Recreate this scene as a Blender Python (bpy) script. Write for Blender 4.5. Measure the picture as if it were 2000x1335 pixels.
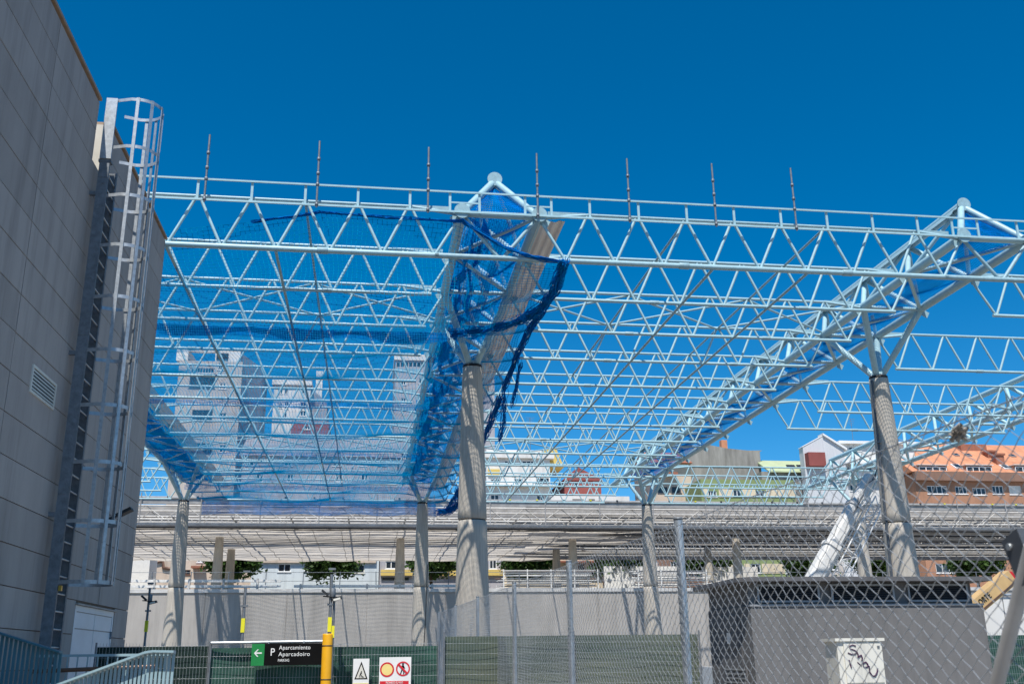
import bpy, math, random
import numpy as np
from mathutils import Vector, Matrix

for o in list(bpy.data.objects): bpy.data.objects.remove(o)
scene = bpy.context.scene
COL = scene.collection
R = math.radians
random.seed(7); RNG = np.random.default_rng(7)

# ------------------------------------------------------------------ camera
EYE = Vector((0, 0, 1.65)); PITCH, YAW, ROLL = R(17.6), R(8.2), R(-0.7)
_f = Vector((math.sin(YAW)*math.cos(PITCH), math.cos(YAW)*math.cos(PITCH), math.sin(PITCH)))
_r0 = Vector((math.cos(YAW), -math.sin(YAW), 0)); _u0 = _r0.cross(_f)
_r = _r0*math.cos(ROLL)+_u0*math.sin(ROLL); _u = _u0*math.cos(ROLL)-_r0*math.sin(ROLL)
cd = bpy.data.cameras.new('camera'); cam = bpy.data.objects.new('camera', cd); COL.objects.link(cam)
cd.lens = 35.0; cd.sensor_width = 36; cd.clip_start = 0.1; cd.clip_end = 3000
M3 = Matrix((_r, _u, -_f)).transposed()
cam.matrix_world = Matrix.Translation(EYE) @ M3.to_4x4()
cd.dof.use_dof = True; cd.dof.focus_distance = 30; cd.dof.aperture_fstop = 4.5
scene.camera = cam

# ------------------------------------------------------------------ sky and sun
TO_SUN = Vector((-0.155, -0.525, 1.0)).normalized()
w = bpy.data.worlds.new('World'); scene.world = w; w.use_nodes = True
nt = w.node_tree; nt.nodes.clear()
sky = nt.nodes.new('ShaderNodeTexSky'); sky.sky_type = 'NISHITA'; sky.sun_disc = False
sky.sun_elevation = math.asin(TO_SUN.z); sky.sun_rotation = math.atan2(TO_SUN.x, TO_SUN.y)
sky.altitude = 300; sky.air_density = 0.75; sky.dust_density = 0.4; sky.ozone_density = 4.0
hs = nt.nodes.new('ShaderNodeHueSaturation'); hs.inputs['Saturation'].default_value = 1.40; hs.inputs['Hue'].default_value = 0.492
bg = nt.nodes.new('ShaderNodeBackground'); bg.inputs[1].default_value = 0.112
wo = nt.nodes.new('ShaderNodeOutputWorld')
nt.links.new(sky.outputs[0], hs.inputs['Color']); nt.links.new(hs.outputs[0], bg.inputs[0]); nt.links.new(bg.outputs[0], wo.inputs[0])
sd = bpy.data.lights.new('sun', 'SUN'); sd.energy = 4.2; sd.angle = R(0.53); sd.color = (1.0, 0.95, 0.88)
so = bpy.data.objects.new('sun', sd); COL.objects.link(so)
so.rotation_mode = 'QUATERNION'; so.rotation_quaternion = TO_SUN.to_track_quat('Z', 'Y'); so.location = (-10, -30, 60)
vs = scene.view_settings; vs.view_transform = 'Standard'; vs.look = 'None'; vs.exposure = 0.45; vs.gamma = 1.0; vs.use_curve_mapping = False
scene.cycles.transparent_max_bounces = 12

# ------------------------------------------------------------------ helpers
F35 = 35/36*2000
def at(px, py, V):
    'point on the plane y = V seen at photo position (px, py)'
    d = _f + _r*((px-1000)/F35) - _u*((py-667.5)/F35)
    return EYE + d*(V/d.y)

MATS = {}
def mat(name, col, rough=0.6, metal=0.0, var=0.12, scale=3.0, stretch=(1, 1, 1), bump=0.0, bscale=40.0, col2=None, var2=0.0, trans=0.0, spec=0.4, alpha=None, streak=0.0, sscale=1.2):
    m = bpy.data.materials.new(name); m.use_nodes = True; t = m.node_tree; t.nodes.clear(); N = t.nodes.new; L = t.links.new
    out = N('ShaderNodeOutputMaterial'); b = N('ShaderNodeBsdfPrincipled')
    b.inputs['Roughness'].default_value = rough; b.inputs['Metallic'].default_value = metal; b.inputs['Specular IOR Level'].default_value = spec
    g = N('ShaderNodeNewGeometry'); mp = N('ShaderNodeMapping'); mp.inputs['Scale'].default_value = stretch; L(g.outputs['Position'], mp.inputs['Vector'])
    n = N('ShaderNodeTexNoise'); n.inputs['Scale'].default_value = scale; n.inputs['Detail'].default_value = 6; n.inputs['Roughness'].default_value = 0.65; L(mp.outputs[0], n.inputs['Vector'])
    mr = N('ShaderNodeMapRange'); mr.inputs['From Min'].default_value = 0.3; mr.inputs['From Max'].default_value = 0.7; L(n.outputs['Fac'], mr.inputs['Value'])
    mx = N('ShaderNodeMix'); mx.data_type = 'RGBA'; L(mr.outputs[0], mx.inputs['Factor'])
    c = np.array(col); ca = c*(1-var); cb = np.minimum(c*(1+var), 0.95) if col2 is None else np.array(col2)
    mx.inputs['A'].default_value = (*ca, 1); mx.inputs['B'].default_value = (*cb, 1)
    oi = N('ShaderNodeObjectInfo'); mo = N('ShaderNodeMapRange'); mo.inputs['To Min'].default_value = 1-var2; mo.inputs['To Max'].default_value = 1+var2; L(oi.outputs['Random'], mo.inputs['Value'])
    ml = N('ShaderNodeVectorMath'); ml.operation = 'SCALE'; L(mx.outputs['Result'], ml.inputs[0]); L(mo.outputs[0], ml.inputs['Scale'])
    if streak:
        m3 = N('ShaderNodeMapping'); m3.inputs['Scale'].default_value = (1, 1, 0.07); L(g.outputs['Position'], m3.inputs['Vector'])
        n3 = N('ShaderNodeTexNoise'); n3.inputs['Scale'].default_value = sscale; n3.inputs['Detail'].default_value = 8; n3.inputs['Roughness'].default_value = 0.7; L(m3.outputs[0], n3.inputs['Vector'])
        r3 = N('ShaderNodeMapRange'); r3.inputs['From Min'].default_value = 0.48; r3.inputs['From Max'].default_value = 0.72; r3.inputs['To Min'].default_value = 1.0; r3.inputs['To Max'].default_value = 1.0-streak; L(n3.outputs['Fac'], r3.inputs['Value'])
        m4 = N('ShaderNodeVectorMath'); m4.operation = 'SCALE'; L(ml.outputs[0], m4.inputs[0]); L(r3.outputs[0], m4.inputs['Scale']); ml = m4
    L(ml.outputs[0], b.inputs['Base Color'])
    if bump:
        n2 = N('ShaderNodeTexNoise'); n2.inputs['Scale'].default_value = bscale; n2.inputs['Detail'].default_value = 4; L(mp.outputs[0], n2.inputs['Vector'])
        bp = N('ShaderNodeBump'); bp.inputs['Strength'].default_value = bump; bp.inputs['Distance'].default_value = 0.02; L(n2.outputs['Fac'], bp.inputs['Height']); L(bp.outputs[0], b.inputs['Normal'])
    sh = b.outputs[0]
    if trans:
        tr = N('ShaderNodeBsdfTranslucent'); L(ml.outputs[0], tr.inputs[0]); ms = N('ShaderNodeMixShader'); ms.inputs[0].default_value = trans; L(sh, ms.inputs[1]); L(tr.outputs[0], ms.inputs[2]); sh = ms.outputs[0]
    if alpha is not None:
        ta = N('ShaderNodeBsdfTransparent'); ms = N('ShaderNodeMixShader'); ms.inputs[0].default_value = alpha; L(ta.outputs[0], ms.inputs[1]); L(sh, ms.inputs[2]); sh = ms.outputs[0]
    L(sh, out.inputs[0]); MATS[name] = m; return m

STEEL = mat('pale_blue_paint', (0.35, 0.53, 0.58), 0.42, 0, 0.10, 6, var2=0.05)
STEELT = mat('pale_blue_paint_worn', (0.28, 0.43, 0.48), 0.5, 0, 0.16, 8)
GUT = mat('beige_sheet', (0.74, 0.66, 0.58), 0.5, 0, 0.12, 2, (4, .4, 4))
CONC = mat('column_concrete', (0.46, 0.42, 0.36), 0.85, 0, 0.2, 8, (2.8, 2.8, 0.12), bump=0.7, bscale=14, spec=0.2)
PANEL = mat('panel_stone', (0.395, 0.355, 0.325), 0.85, 0, 0.08, 1.6, (1, 1, 0.45), bump=0.12, bscale=60, var2=0.085, spec=0.2, streak=0.28, sscale=2.2)
JOINT = mat('joint_mortar', (0.20, 0.15, 0.115), 0.9, 0, 0.2, 6)
CAPB = mat('parapet_brown', (0.36, 0.25, 0.16), 0.6, 0, 0.15, 4)
CREAM = mat('cream_render', (0.62, 0.57, 0.47), 0.8, 0, 0.1, 2)
GALV = mat('galvanised', (0.42, 0.45, 0.47), 0.42, 0.55, 0.22, 14, var2=0.06, spec=0.5)
GALVD = mat('galvanised_dull', (0.19, 0.21, 0.23), 0.55, 0.4, 0.25, 10, bump=0.15)
DARK = mat('dark_steel', (0.035, 0.037, 0.04), 0.5, 0.2, 0.2, 8)
DGREY = mat('dark_grey_plastic', (0.075, 0.085, 0.1), 0.45, 0, 0.15, 8)
NET = mat('blue_net', (0.001, 0.35, 0.62), 0.8, 0, 0.25, 5, trans=0.6, spec=0.05)
NETD = mat('dense_blue_net', (0.001, 0.31, 0.70), 0.8, 0, 0.25, 3, trans=0.6, spec=0.05)
ROPE = mat('navy_rope', (0.002, 0.24, 0.66), 0.8, 0, 0.3, 9, trans=0.55, spec=0.05)
WHITE = mat('white_paint', (0.78, 0.78, 0.76), 0.5, 0, 0.07, 4)
WHITEW = mat('worn_white', (0.74, 0.72, 0.67), 0.6, 0, 0.2, 9, col2=(0.8, 0.79, 0.76))
DOORB = mat('pale_blue_door', (0.58, 0.68, 0.74), 0.35, 0, 0.08, 1.2, (1, 1, 2.5), spec=0.6)
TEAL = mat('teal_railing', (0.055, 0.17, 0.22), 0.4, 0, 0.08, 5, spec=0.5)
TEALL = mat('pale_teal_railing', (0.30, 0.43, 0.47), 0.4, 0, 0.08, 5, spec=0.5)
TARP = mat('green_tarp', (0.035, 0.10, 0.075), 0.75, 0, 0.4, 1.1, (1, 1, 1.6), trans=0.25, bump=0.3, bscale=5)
TARPD = mat('dark_green_tarp', (0.010, 0.030, 0.024), 0.8, 0, 0.3, 1.5, bump=0.3, bscale=6)  # darker tarp colour for the leftmost fence panel, without translucency
TARPP = mat('faded_green_tarp', (0.055, 0.105, 0.088), 0.75, 0, 0.3, 0.8, (0.4, 1, 2.4), col2=(0.125, 0.14, 0.095), bump=0.3, bscale=5)
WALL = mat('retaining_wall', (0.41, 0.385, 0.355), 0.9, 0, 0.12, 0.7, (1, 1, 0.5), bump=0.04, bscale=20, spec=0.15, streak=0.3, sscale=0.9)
GRND = mat('pale_site_ground', (0.22, 0.20, 0.175), 0.95, 0, 0.3, 0.6, bump=0.3, bscale=30)
DECK = mat('deck_concrete', (0.34, 0.33, 0.31), 0.9, 0, 0.15, 0.5)
KIOSK = mat('kiosk_render', (0.175, 0.172, 0.17), 0.85, 0, 0.06, 3, bump=0.35, bscale=90, spec=0.2, streak=0.25, sscale=4)
KIOSKR = mat('kiosk_roof', (0.13, 0.13, 0.135), 0.7, 0, 0.12, 3, streak=0.3, sscale=0.8)
LOUV = mat('dark_louvre', (0.02, 0.023, 0.03), 0.4, 0, 0.2, 5)
SILL = mat('grey_frame', (0.30, 0.31, 0.32), 0.5, 0.2, 0.1, 5)
YELLOW = mat('yellow_sleeve', (0.80, 0.40, 0.01), 0.45, 0, 0.1, 3, spec=0.5)
YTAG = mat('yellow_tag', (0.78, 0.72, 0.03), 0.6, 0, 0.1, 6)
YARM = mat('yellow_arm', (0.60, 0.40, 0.18), 0.5, 0, 0.12, 3)
BLACK = mat('black_sign', (0.005, 0.005, 0.005), 0.6, 0, 0.2, 4, spec=0.1)
GREENS = mat('green_sign', (0.012, 0.22, 0.055), 0.5, 0, 0.06, 4)
REDS = mat('red_sign', (0.62, 0.02, 0.03), 0.5, 0, 0.06, 4)
YELS = mat('pale_yellow_sign', (0.85, 0.68, 0.25), 0.5, 0, 0.05, 4)
IVORY = mat('ivory_cabinet', (0.72, 0.70, 0.62), 0.5, 0, 0.06, 3, streak=0.3, sscale=5)
PURPLE = mat('purple_spray', (0.05, 0.008, 0.055), 0.6, 0, 0.2, 8)
BRASS = mat('brass', (0.6, 0.4, 0.08), 0.35, 0.8, 0.1, 8)
BROWNP = mat('brown_pipe', (0.16, 0.09, 0.06), 0.35, 0.2, 0.15, 5)
RAGM = mat('dirty_rag', (0.36, 0.33, 0.29), 0.9, 0, 0.4, 40)
CANG = mat('canopy_grey', (0.34, 0.33, 0.315), 0.6, 0.1, 0.25, 2, var2=0.2)
CANL = mat('canopy_light', (0.52, 0.51, 0.49), 0.55, 0.1, 0.2, 2, var2=0.15)
CAND = mat('canopy_deck', (0.25, 0.24, 0.225), 0.8, 0, 0.3, 0.8, (0.3, 2, 1))
DEBN = mat('debris_net', (0.74, 0.69, 0.63), 0.9, 0, 0.3, 1.3, (0.22, 2.6, 1), trans=0.55, bump=0.15, bscale=6)
GLASS = mat('window_glass', (0.03, 0.04, 0.05), 0.12, 0, 0.5, 0.35, spec=0.6)
BARK = mat('bark', (0.10, 0.075, 0.05), 0.9, 0, 0.3, 8, bump=0.5)
LEAF = mat('leaf', (0.035, 0.085, 0.018), 0.55, 0, 0.45, 1.3, col2=(0.075, 0.15, 0.03), trans=0.3, spec=0.3)
B_WHITE = mat('facade_white', (0.70, 0.69, 0.66), 0.8, 0, 0.08, 0.25, (1, 1, .3), streak=0.3, sscale=0.8)
B_PALE = mat('facade_pale_blue', (0.60, 0.66, 0.68), 0.8, 0, 0.06, 0.3, streak=0.3, sscale=0.8)
B_STONE = mat('facade_stone', (0.50, 0.45, 0.40), 0.85, 0, 0.16, 0.3, (1, 1, .25), streak=0.3, sscale=0.8)
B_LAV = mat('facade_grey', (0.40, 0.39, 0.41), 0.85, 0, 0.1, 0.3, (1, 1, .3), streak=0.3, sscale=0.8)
B_BEIGE = mat('facade_beige', (0.58, 0.47, 0.37), 0.85, 0, 0.1, 0.4, streak=0.3, sscale=0.8)
B_YELL = mat('facade_yellow', (0.66, 0.48, 0.14), 0.85, 0, 0.1, 0.4)
B_CREAM = mat('facade_cream', (0.72, 0.60, 0.42), 0.85, 0, 0.08, 0.4, streak=0.3, sscale=0.8)
B_RED = mat('facade_red', (0.27, 0.075, 0.065), 0.8, 0, 0.15, 0.5)
B_GREEN = mat('facade_green', (0.24, 0.30, 0.125), 0.85, 0, 0.1, 0.4)
B_LIME = mat('roof_lime', (0.40, 0.46, 0.28), 0.8, 0, 0.12, 0.6)
B_PARTY = mat('party_wall', (0.27, 0.255, 0.235), 0.95, 0, 0.35, 1.1, (1, 1, 0.18))
B_BRICK = mat('facade_brick', (0.42, 0.215, 0.13), 0.85, 0, 0.12, 0.5, streak=0.3, sscale=0.8)
B_BRICKD = mat('facade_brick_dark', (0.24, 0.14, 0.10), 0.85, 0, 0.2, 0.5, (1, 1, .3))
TILE = mat('roof_tile_orange', (0.55, 0.24, 0.13), 0.85, 0, 0.18, 1.5, (1, .4, .4), streak=0.25, sscale=0.7)
TILED = mat('roof_tile_brown', (0.33, 0.13, 0.08), 0.85, 0, 0.2, 1.5)
SLATE = mat('roof_grey', (0.24, 0.24, 0.26), 0.7, 0, 0.2, 0.8)
CORR = mat('corrugated_white', (0.60, 0.61, 0.62), 0.6, 0, 0.08, 1, (6, 1, .2))

def link(o): COL.objects.link(o); return o
def wl(p): return p.location if p.parent is None else Vector((0, 0, 0))
def adopt(o, p):
    if p is not None:
        o.parent = p; o.matrix_parent_inverse = Matrix.Translation(-wl(p))
    return o
def tag(o, label=None, cat=None, group=None, kind=None):
    if label: o['label'] = label
    if cat: o['category'] = cat
    if group: o['group'] = group
    if kind: o['kind'] = kind
    return o
def thing(name, label, cat, loc=(0, 0, 0), group=None):
    o = link(bpy.data.objects.new(name, None)); o.location = loc; o.empty_display_size = 0.2
    return tag(o, label, cat, group)

_uc = {}
def unit_cyl(m, n=10, cap=True):
    k = (m.name, n)
    if k not in _uc:
        v = [(math.cos(2*math.pi*i/n), math.sin(2*math.pi*i/n), z) for z in (0, 1) for i in range(n)]
        f = [(i, (i+1) % n, n+(i+1) % n, n+i) for i in range(n)] + [tuple(range(n-1, -1, -1)), tuple(range(n, 2*n))]
        me = bpy.data.meshes.new('tube'); me.from_pydata(v, [], f)
        me.polygons.foreach_set('use_smooth', [True]*n+[False]*2); me.materials.append(m); _uc[k] = me
    return _uc[k]
def unit_box(m):
    k = (m.name, 'b')
    if k not in _uc:
        v = [(x, y, z) for x in (-.5, .5) for y in (-.5, .5) for z in (-.5, .5)]
        f = [(0, 1, 3, 2), (4, 6, 7, 5), (0, 4, 5, 1), (2, 3, 7, 6), (0, 2, 6, 4), (1, 5, 7, 3)]
        me = bpy.data.meshes.new('block'); me.from_pydata(v, [], f); me.materials.append(m); _uc[k] = me
    return _uc[k]
def rod(name, a, b, r, m, parent=None, n=10):
    a = Vector(a); b = Vector(b); d = b-a; L = d.length
    o = link(bpy.data.objects.new(name, unit_cyl(m, n))); adopt(o, parent)
    o.matrix_basis = Matrix.Translation(a) @ d.to_track_quat('Z', 'Y').to_matrix().to_4x4() @ Matrix.Diagonal((r, r, L, 1))
    return o
def box(name, c, s, m, parent=None, rot=None):
    o = link(bpy.data.objects.new(name, unit_box(m))); adopt(o, parent)
    o.matrix_basis = Matrix.Translation(Vector(c)) @ (rot or Matrix.Identity(4)) @ Matrix.Diagonal((*s, 1)); return o
def span(name, a, b, m, parent=None):
    a = Vector(a); b = Vector(b); return box(name, (a+b)/2, [max(abs(x), 1e-3) for x in (b-a)], m, parent)
def flatbar(name, a, b, w, t, m, parent=None, side=(0, 1, 0)):
    'bar from a to b, width w along side'
    a = Vector(a); b = Vector(b); z = (b-a).normalized(); x = Vector(side); x = (x-z*x.dot(z)).normalized(); y = z.cross(x)
    rot = Matrix((x, y, z)).transposed().to_4x4(); return box(name, (a+b)/2, (w, t, (b-a).length), m, parent, rot)

class MB:
    def __init__(s): s.v = []; s.f = []; s.sm = []
    def poly(s, pts, smooth=False):
        i = len(s.v); s.v += [tuple(p) for p in pts]; s.f.append(tuple(range(i, i+len(pts)))); s.sm.append(smooth); return s
    def grid(s, P, smooth=True, close=False):
        'P[i][j] points'
        i0 = len(s.v); n = len(P); m = len(P[0])
        for row in P: s.v += [tuple(p) for p in row]
        for i in range(n-1):
            for j in range(m if close else m-1):
                a = i0+i*m+j; b = i0+i*m+(j+1) % m; s.f.append((a, b, b+m, a+m)); s.sm.append(smooth)
        return s
    def box(s, a, b):
        (x0, y0, z0), (x1, y1, z1) = a, b; p = [(x, y, z) for x in (x0, x1) for y in (y0, y1) for z in (z0, z1)]
        for q in ((0, 1, 3, 2), (4, 6, 7, 5), (0, 4, 5, 1), (2, 3, 7, 6), (0, 2, 6, 4), (1, 5, 7, 3)): s.poly([p[k] for k in q])
        return s
    def tube(s, pts, r, n=6, caps=True):
        pts = [Vector(p) for p in pts]; rings = []; rr = r if isinstance(r, (list, tuple)) else [r]*len(pts)
        ref = None
        for i, p in enumerate(pts):
            d = (pts[min(i+1, len(pts)-1)]-pts[max(i-1, 0)]).normalized()
            if ref is None: ref = d.orthogonal().normalized()
            ref = (ref-d*ref.dot(d)).normalized(); b = d.cross(ref)
            rings.append([p+ref*(rr[i]*math.cos(2*math.pi*k/n))+b*(rr[i]*math.sin(2*math.pi*k/n)) for k in range(n)])
        s.grid(rings, True, True)
        if caps: s.poly(rings[0][::-1]); s.poly(rings[-1])
        return s
    def prism(s, outline, d):
        'closed outline extruded by vector d'
        o = [Vector(p) for p in outline]; q = [p+Vector(d) for p in o]
        s.poly(o[::-1]); s.poly(q)
        for i in range(len(o)): j = (i+1) % len(o); s.poly([o[i], o[j], q[j], q[i]])
        return s
    def build(s, name, m, parent=None):
        me = bpy.data.meshes.new(name); me.from_pydata(s.v, [], s.f); me.polygons.foreach_set('use_smooth', s.sm); me.materials.append(m)
        o = link(bpy.data.objects.new(name, me)); return adopt(o, parent)

def strands(name, A, B, r, m, parent=None, cross=False):
    'many thin strands between the points A[i] and B[i], as one mesh: three-sided, or two crossed ribbons'
    A = np.asarray(A, float); B = np.asarray(B, float); d = B-A; L = np.linalg.norm(d, axis=1, keepdims=True); L[L == 0] = 1; d = d/L
    ref = np.where(np.abs(d[:, 2:3]) > 0.9, np.array([[1., 0, 0]]), np.array([[0, 0, 1.]])); x = np.cross(d, ref); x /= np.linalg.norm(x, axis=1, keepdims=True); y = np.cross(d, x)
    n = len(A)
    if cross:
        V = np.stack([A-x*r, A+x*r, B+x*r, B-x*r, A-y*r, A+y*r, B+y*r, B-y*r], 1); Q = (np.arange(n)*8)[:, None, None]+np.array([[0, 1, 2, 3], [4, 5, 6, 7]])[None]; nv, nq = 8, 2
    else:
        V = np.empty((n, 6, 3)); nv, nq = 6, 3
        for k in range(3):
            o = (x*math.cos(2.0944*k)+y*math.sin(2.0944*k))*r; V[:, k] = A+o; V[:, 3+k] = B+o
        Q = (np.arange(n)*6)[:, None, None]+np.array([[0, 1, 4, 3], [1, 2, 5, 4], [2, 0, 3, 5]])[None]
    me = bpy.data.meshes.new(name); me.vertices.add(n*nv); me.vertices.foreach_set('co', V.ravel())
    me.loops.add(n*nq*4); me.loops.foreach_set('vertex_index', Q.ravel().astype(np.int32)); me.polygons.add(n*nq)
    me.polygons.foreach_set('loop_start', np.arange(0, n*nq*4, 4, dtype=np.int32)); me.polygons.foreach_set('use_smooth', np.full(n*nq, not cross))
    me.update(calc_edges=True); me.materials.append(m)
    o = link(bpy.data.objects.new(name, me)); return adopt(o, parent)
def netgrid(name, P, r, m, parent=None, keep=None):
    'P (n, m, 3) grid of knots -> strands'
    A1, B1 = P[:-1], P[1:]; A2, B2 = P[:, :-1], P[:, 1:]
    if keep is not None:
        k1 = keep[:-1] & keep[1:]; k2 = keep[:, :-1] & keep[:, 1:]; A = np.concatenate([A1[k1], A2[k2]]); B = np.concatenate([B1[k1], B2[k2]])
    else: A = np.concatenate([A1.reshape(-1, 3), A2.reshape(-1, 3)]); B = np.concatenate([B1.reshape(-1, 3), B2.reshape(-1, 3)])
    return tag(strands(name, A, B, r, m, parent, True), kind='stuff')

def text(name, s, size, m, parent, origin, xdir=(1, 0, 0), zdir=(0, 0, 1), width=None, thick=0.003):
    c = bpy.data.curves.new('lettering', 'FONT'); c.body = s; c.size = size; c.extrude = thick; c.space_character = 1.08; c.offset = size*.004
    o = bpy.data.objects.new('tmp_lettering', c); COL.objects.link(o); dg = bpy.context.evaluated_depsgraph_get(); me = bpy.data.meshes.new_from_object(o.evaluated_get(dg))
    COL.objects.unlink(o); bpy.data.objects.remove(o)
    me.materials.clear(); me.materials.append(m); co = np.empty(len(me.vertices)*3); me.vertices.foreach_get('co', co); co = co.reshape(-1, 3)
    wd = co[:, 0].max()-co[:, 0].min(); k = 1.0 if width is None else width/wd
    x = Vector(xdir).normalized(); z = Vector(zdir).normalized(); y = z.cross(x)
    out = np.outer(co[:, 0]*k, x)+np.outer(co[:, 1], z)-np.outer(co[:, 2], y)+np.array(origin); me.vertices.foreach_set('co', out.ravel()); me.update()
    o = link(bpy.data.objects.new(name, me)); return adopt(o, parent)

ORD = 'first second third fourth fifth sixth seventh eighth ninth tenth eleventh twelfth thirteenth fourteenth fifteenth sixteenth'.split()

# ------------------------------------------------------------------ ground
g = MB().poly([(-900, -300, 0), (900, -300, 0), (900, 66.2, 0), (-900, 66.2, 0)]).build('ground', GRND); tag(g, 'pale dusty concrete ground of the building site', 'ground', kind='structure')
DZ = 6.0
g = MB().poly([(-900, 66.2, DZ-.02), (900, 66.2, DZ-.02), (900, 1800, DZ-.02), (-900, 1800, DZ-.02)]).build('platform_ground', DECK); tag(g, 'raised concrete platform ground behind the retaining wall', 'ground', kind='structure')

# ------------------------------------------------------------------ steel roof layout
ROWS = [23.05, 25.85, 28.7, 31.65, 34.9, 38.1, 41.3, 44.5, 47.75, 51.0, 54.2, 57.4, 60.5, 63.7]
ZB, ZT, ZC, ZA, HW = 11.24, 12.54, 12.42, 13.98, 0.99
GU = [-10.59, 3.06, 16.71, 30.36]; S = 13.65; PER = 1.291; O1 = 1.66
GNAME = ['leftmost', 'central', 'right-hand', 'far right']

def girder(k, first=0):
    U = GU[k]; rows = ROWS[first:]
    lab = {0: 'pale blue triangular girder beside the grey building corner, left of the others', 1: 'pale blue triangular girder wrapped in blue net above the central columns',
           2: 'pale blue triangular girder crossing the sky right of the central one', 3: 'pale blue triangular girder low at the far right above the orange roof'}[k]
    t = thing('triangular_girder', lab, 'girder', (U, rows[0], ZC), 'triangular roof girders')
    for s in (-1, 1): rod('lower_chord', (U+s*HW, rows[0]-.12, ZC), (U+s*HW, rows[-1]+.2, ZC), .135, STEEL, t, 16)
    va = (rows[0]+rows[1])/2-.18
    rod('apex_chord', (U, va-.12, ZA), (U, (rows[-1]+rows[-2])/2+.1, ZA), .135, STEEL, t, 16)
    for s in (-1, 1): rod('end_cap', (U+s*HW, rows[0]-.17, ZC), (U+s*HW, rows[0]-.13, ZC), .2, STEELT, t, 20)
    rod('end_cap', (U, va-.17, ZA), (U, va-.13, ZA), .2, STEELT, t, 20)
    for i, V in enumerate(rows):
        rod('cross_tube', (U-HW, V, ZC-.01), (U+HW, V, ZC-.01), .085 if i == 0 else .065, STEEL, t)
        if i == 0: rod('underslung_chord', (U-O1, V, ZB), (U+O1, V, ZB), .07, STEELT, t)
        for s in ((-1, 1) if i == 0 else ()): rod('underslung_brace', (U+s*HW, V, ZC), (U+.05*s, V, ZB), .05, STEELT, t)
        if i < len(rows)-1:
            vm = va if i == 0 else (V+rows[i+1])/2
            for s in (-1, 1):
                rod('diagonal', (U, vm, ZA), (U+s*HW, V, ZC), .095 if i == 0 else .085, STEEL, t, 12)
                rod('diagonal', (U, vm, ZA), (U+s*HW, rows[i+1], ZC), .06, STEEL, t)
            s = 1 if i % 2 else -1
            rod('plan_brace', (U-s*HW, V, ZC+.01), (U+s*HW, rows[i+1], ZC+.01), .06, STEEL, t)
        for s in (-1, 1):
            box('gusset_plate', (U+s*(HW+.16), V, ZC-.16), (.22, .03, .2), STEELT, t, Matrix.Rotation(s*.5, 4, 'Y'))
    return t
girders = [girder(0), girder(1), girder(2), girder(3, 4)]

def sheet_strip(name, parent, U0, z0, U1, z1, V0, V1, m, ribs=3, rib=.035):
    'folded sheet running along y with ribs'
    prof = []; n = ribs*4
    for i in range(n+1):
        f = i/n; h = rib if i % 4 in (1, 2) else 0
        prof.append((U0+(U1-U0)*f, z0+(z1-z0)*f+h))
    mb = MB(); mb.grid([[(u, V, z) for u, z in prof] for V in np.linspace(V0, V1, 16)], False)
    mb.grid([[(u, V, z+.012) for u, z in prof] for V in np.linspace(V0, V1, 16)], False)
    return mb.build(name, m, parent)
sheet_strip('gutter_sheet', girders[1], GU[1]+HW+.02, ZC-.14, GU[1]+HW+.72, ZC-.02, 23.2, 66, GUT, 3)
sheet_strip('gutter_sheet', girders[2], GU[2]-.05, ZA+.02, GU[2]-.42, ZA-.34, 24.2, 62, STEELT, 2)
sheet_strip('gutter_sheet', girders[0], GU[0]+HW+.02, ZC-.14, GU[0]+HW+.62, ZC-.02, 23.2, 66, GUT, 3)

BAYS = [('in the bay left of the leftmost girder', -24.24, range(7, 14)), ('under the net left of the central girder', GU[0], range(14)),
        ('between the central and right-hand girders', GU[1], range(14)), ('right of the right-hand girder', GU[2], (0, 1, 3, 5, 6, 11, 12, 13))]
for phrase, U, rows in BAYS:
    for q, i in enumerate(rows):
        V = ROWS[i]; t = thing('lattice_truss', f'{ORD[q]} pale blue truss from the front, {phrase}', 'roof truss', (U, V, ZB), 'lattice roof trusses')
        e = S-O1; xb = [U+O1+PER*j for j in range(9)]; xt = [x+PER/2 for x in xb[:-1]]
        rod('bottom_chord', (U+O1-.1, V, ZB), (U+e+.1, V, ZB), .07 if i == 0 else .05, STEEL, t)
        rod('top_chord', (xt[0], V, ZT), (xt[-1], V, ZT), .045, STEEL, t)
        rod('top_chord_end', (U+HW, V, ZC-.04), (xt[0], V, ZT), .046, STEEL, t); rod('top_chord_end', (xt[-1], V, ZT), (U+S-HW, V, ZC-.04), .046, STEEL, t)
        rod('web_member', (U+HW+.05, V, ZC-.1), (xb[0], V, ZB), .038, STEEL, t); rod('web_member', (U+S-HW-.05, V, ZC-.1), (xb[-1], V, ZB), .038, STEEL, t)
        for j in range(8):
            rod('web_member', (xb[j]+.03, V, ZB+.03), (xt[j]-.05, V, ZT-.04), .038, STEEL, t); rod('web_member', (xb[j+1]-.03, V, ZB+.03), (xt[j]+.05, V, ZT-.04), .038, STEEL, t)
        for x in (xb[2]+.4, xb[6]-.3): rod('splice_sleeve', (x, V, ZB), (x+.26, V, ZB), .085 if i == 0 else .062, STEELT, t)
        for s, x in ((1, xt[0]), (-1, xt[-1])): box('fin_plate', (x-s*.55, V+.12, ZT+.02), (1.0, .012, .17), STEELT, t)

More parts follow.
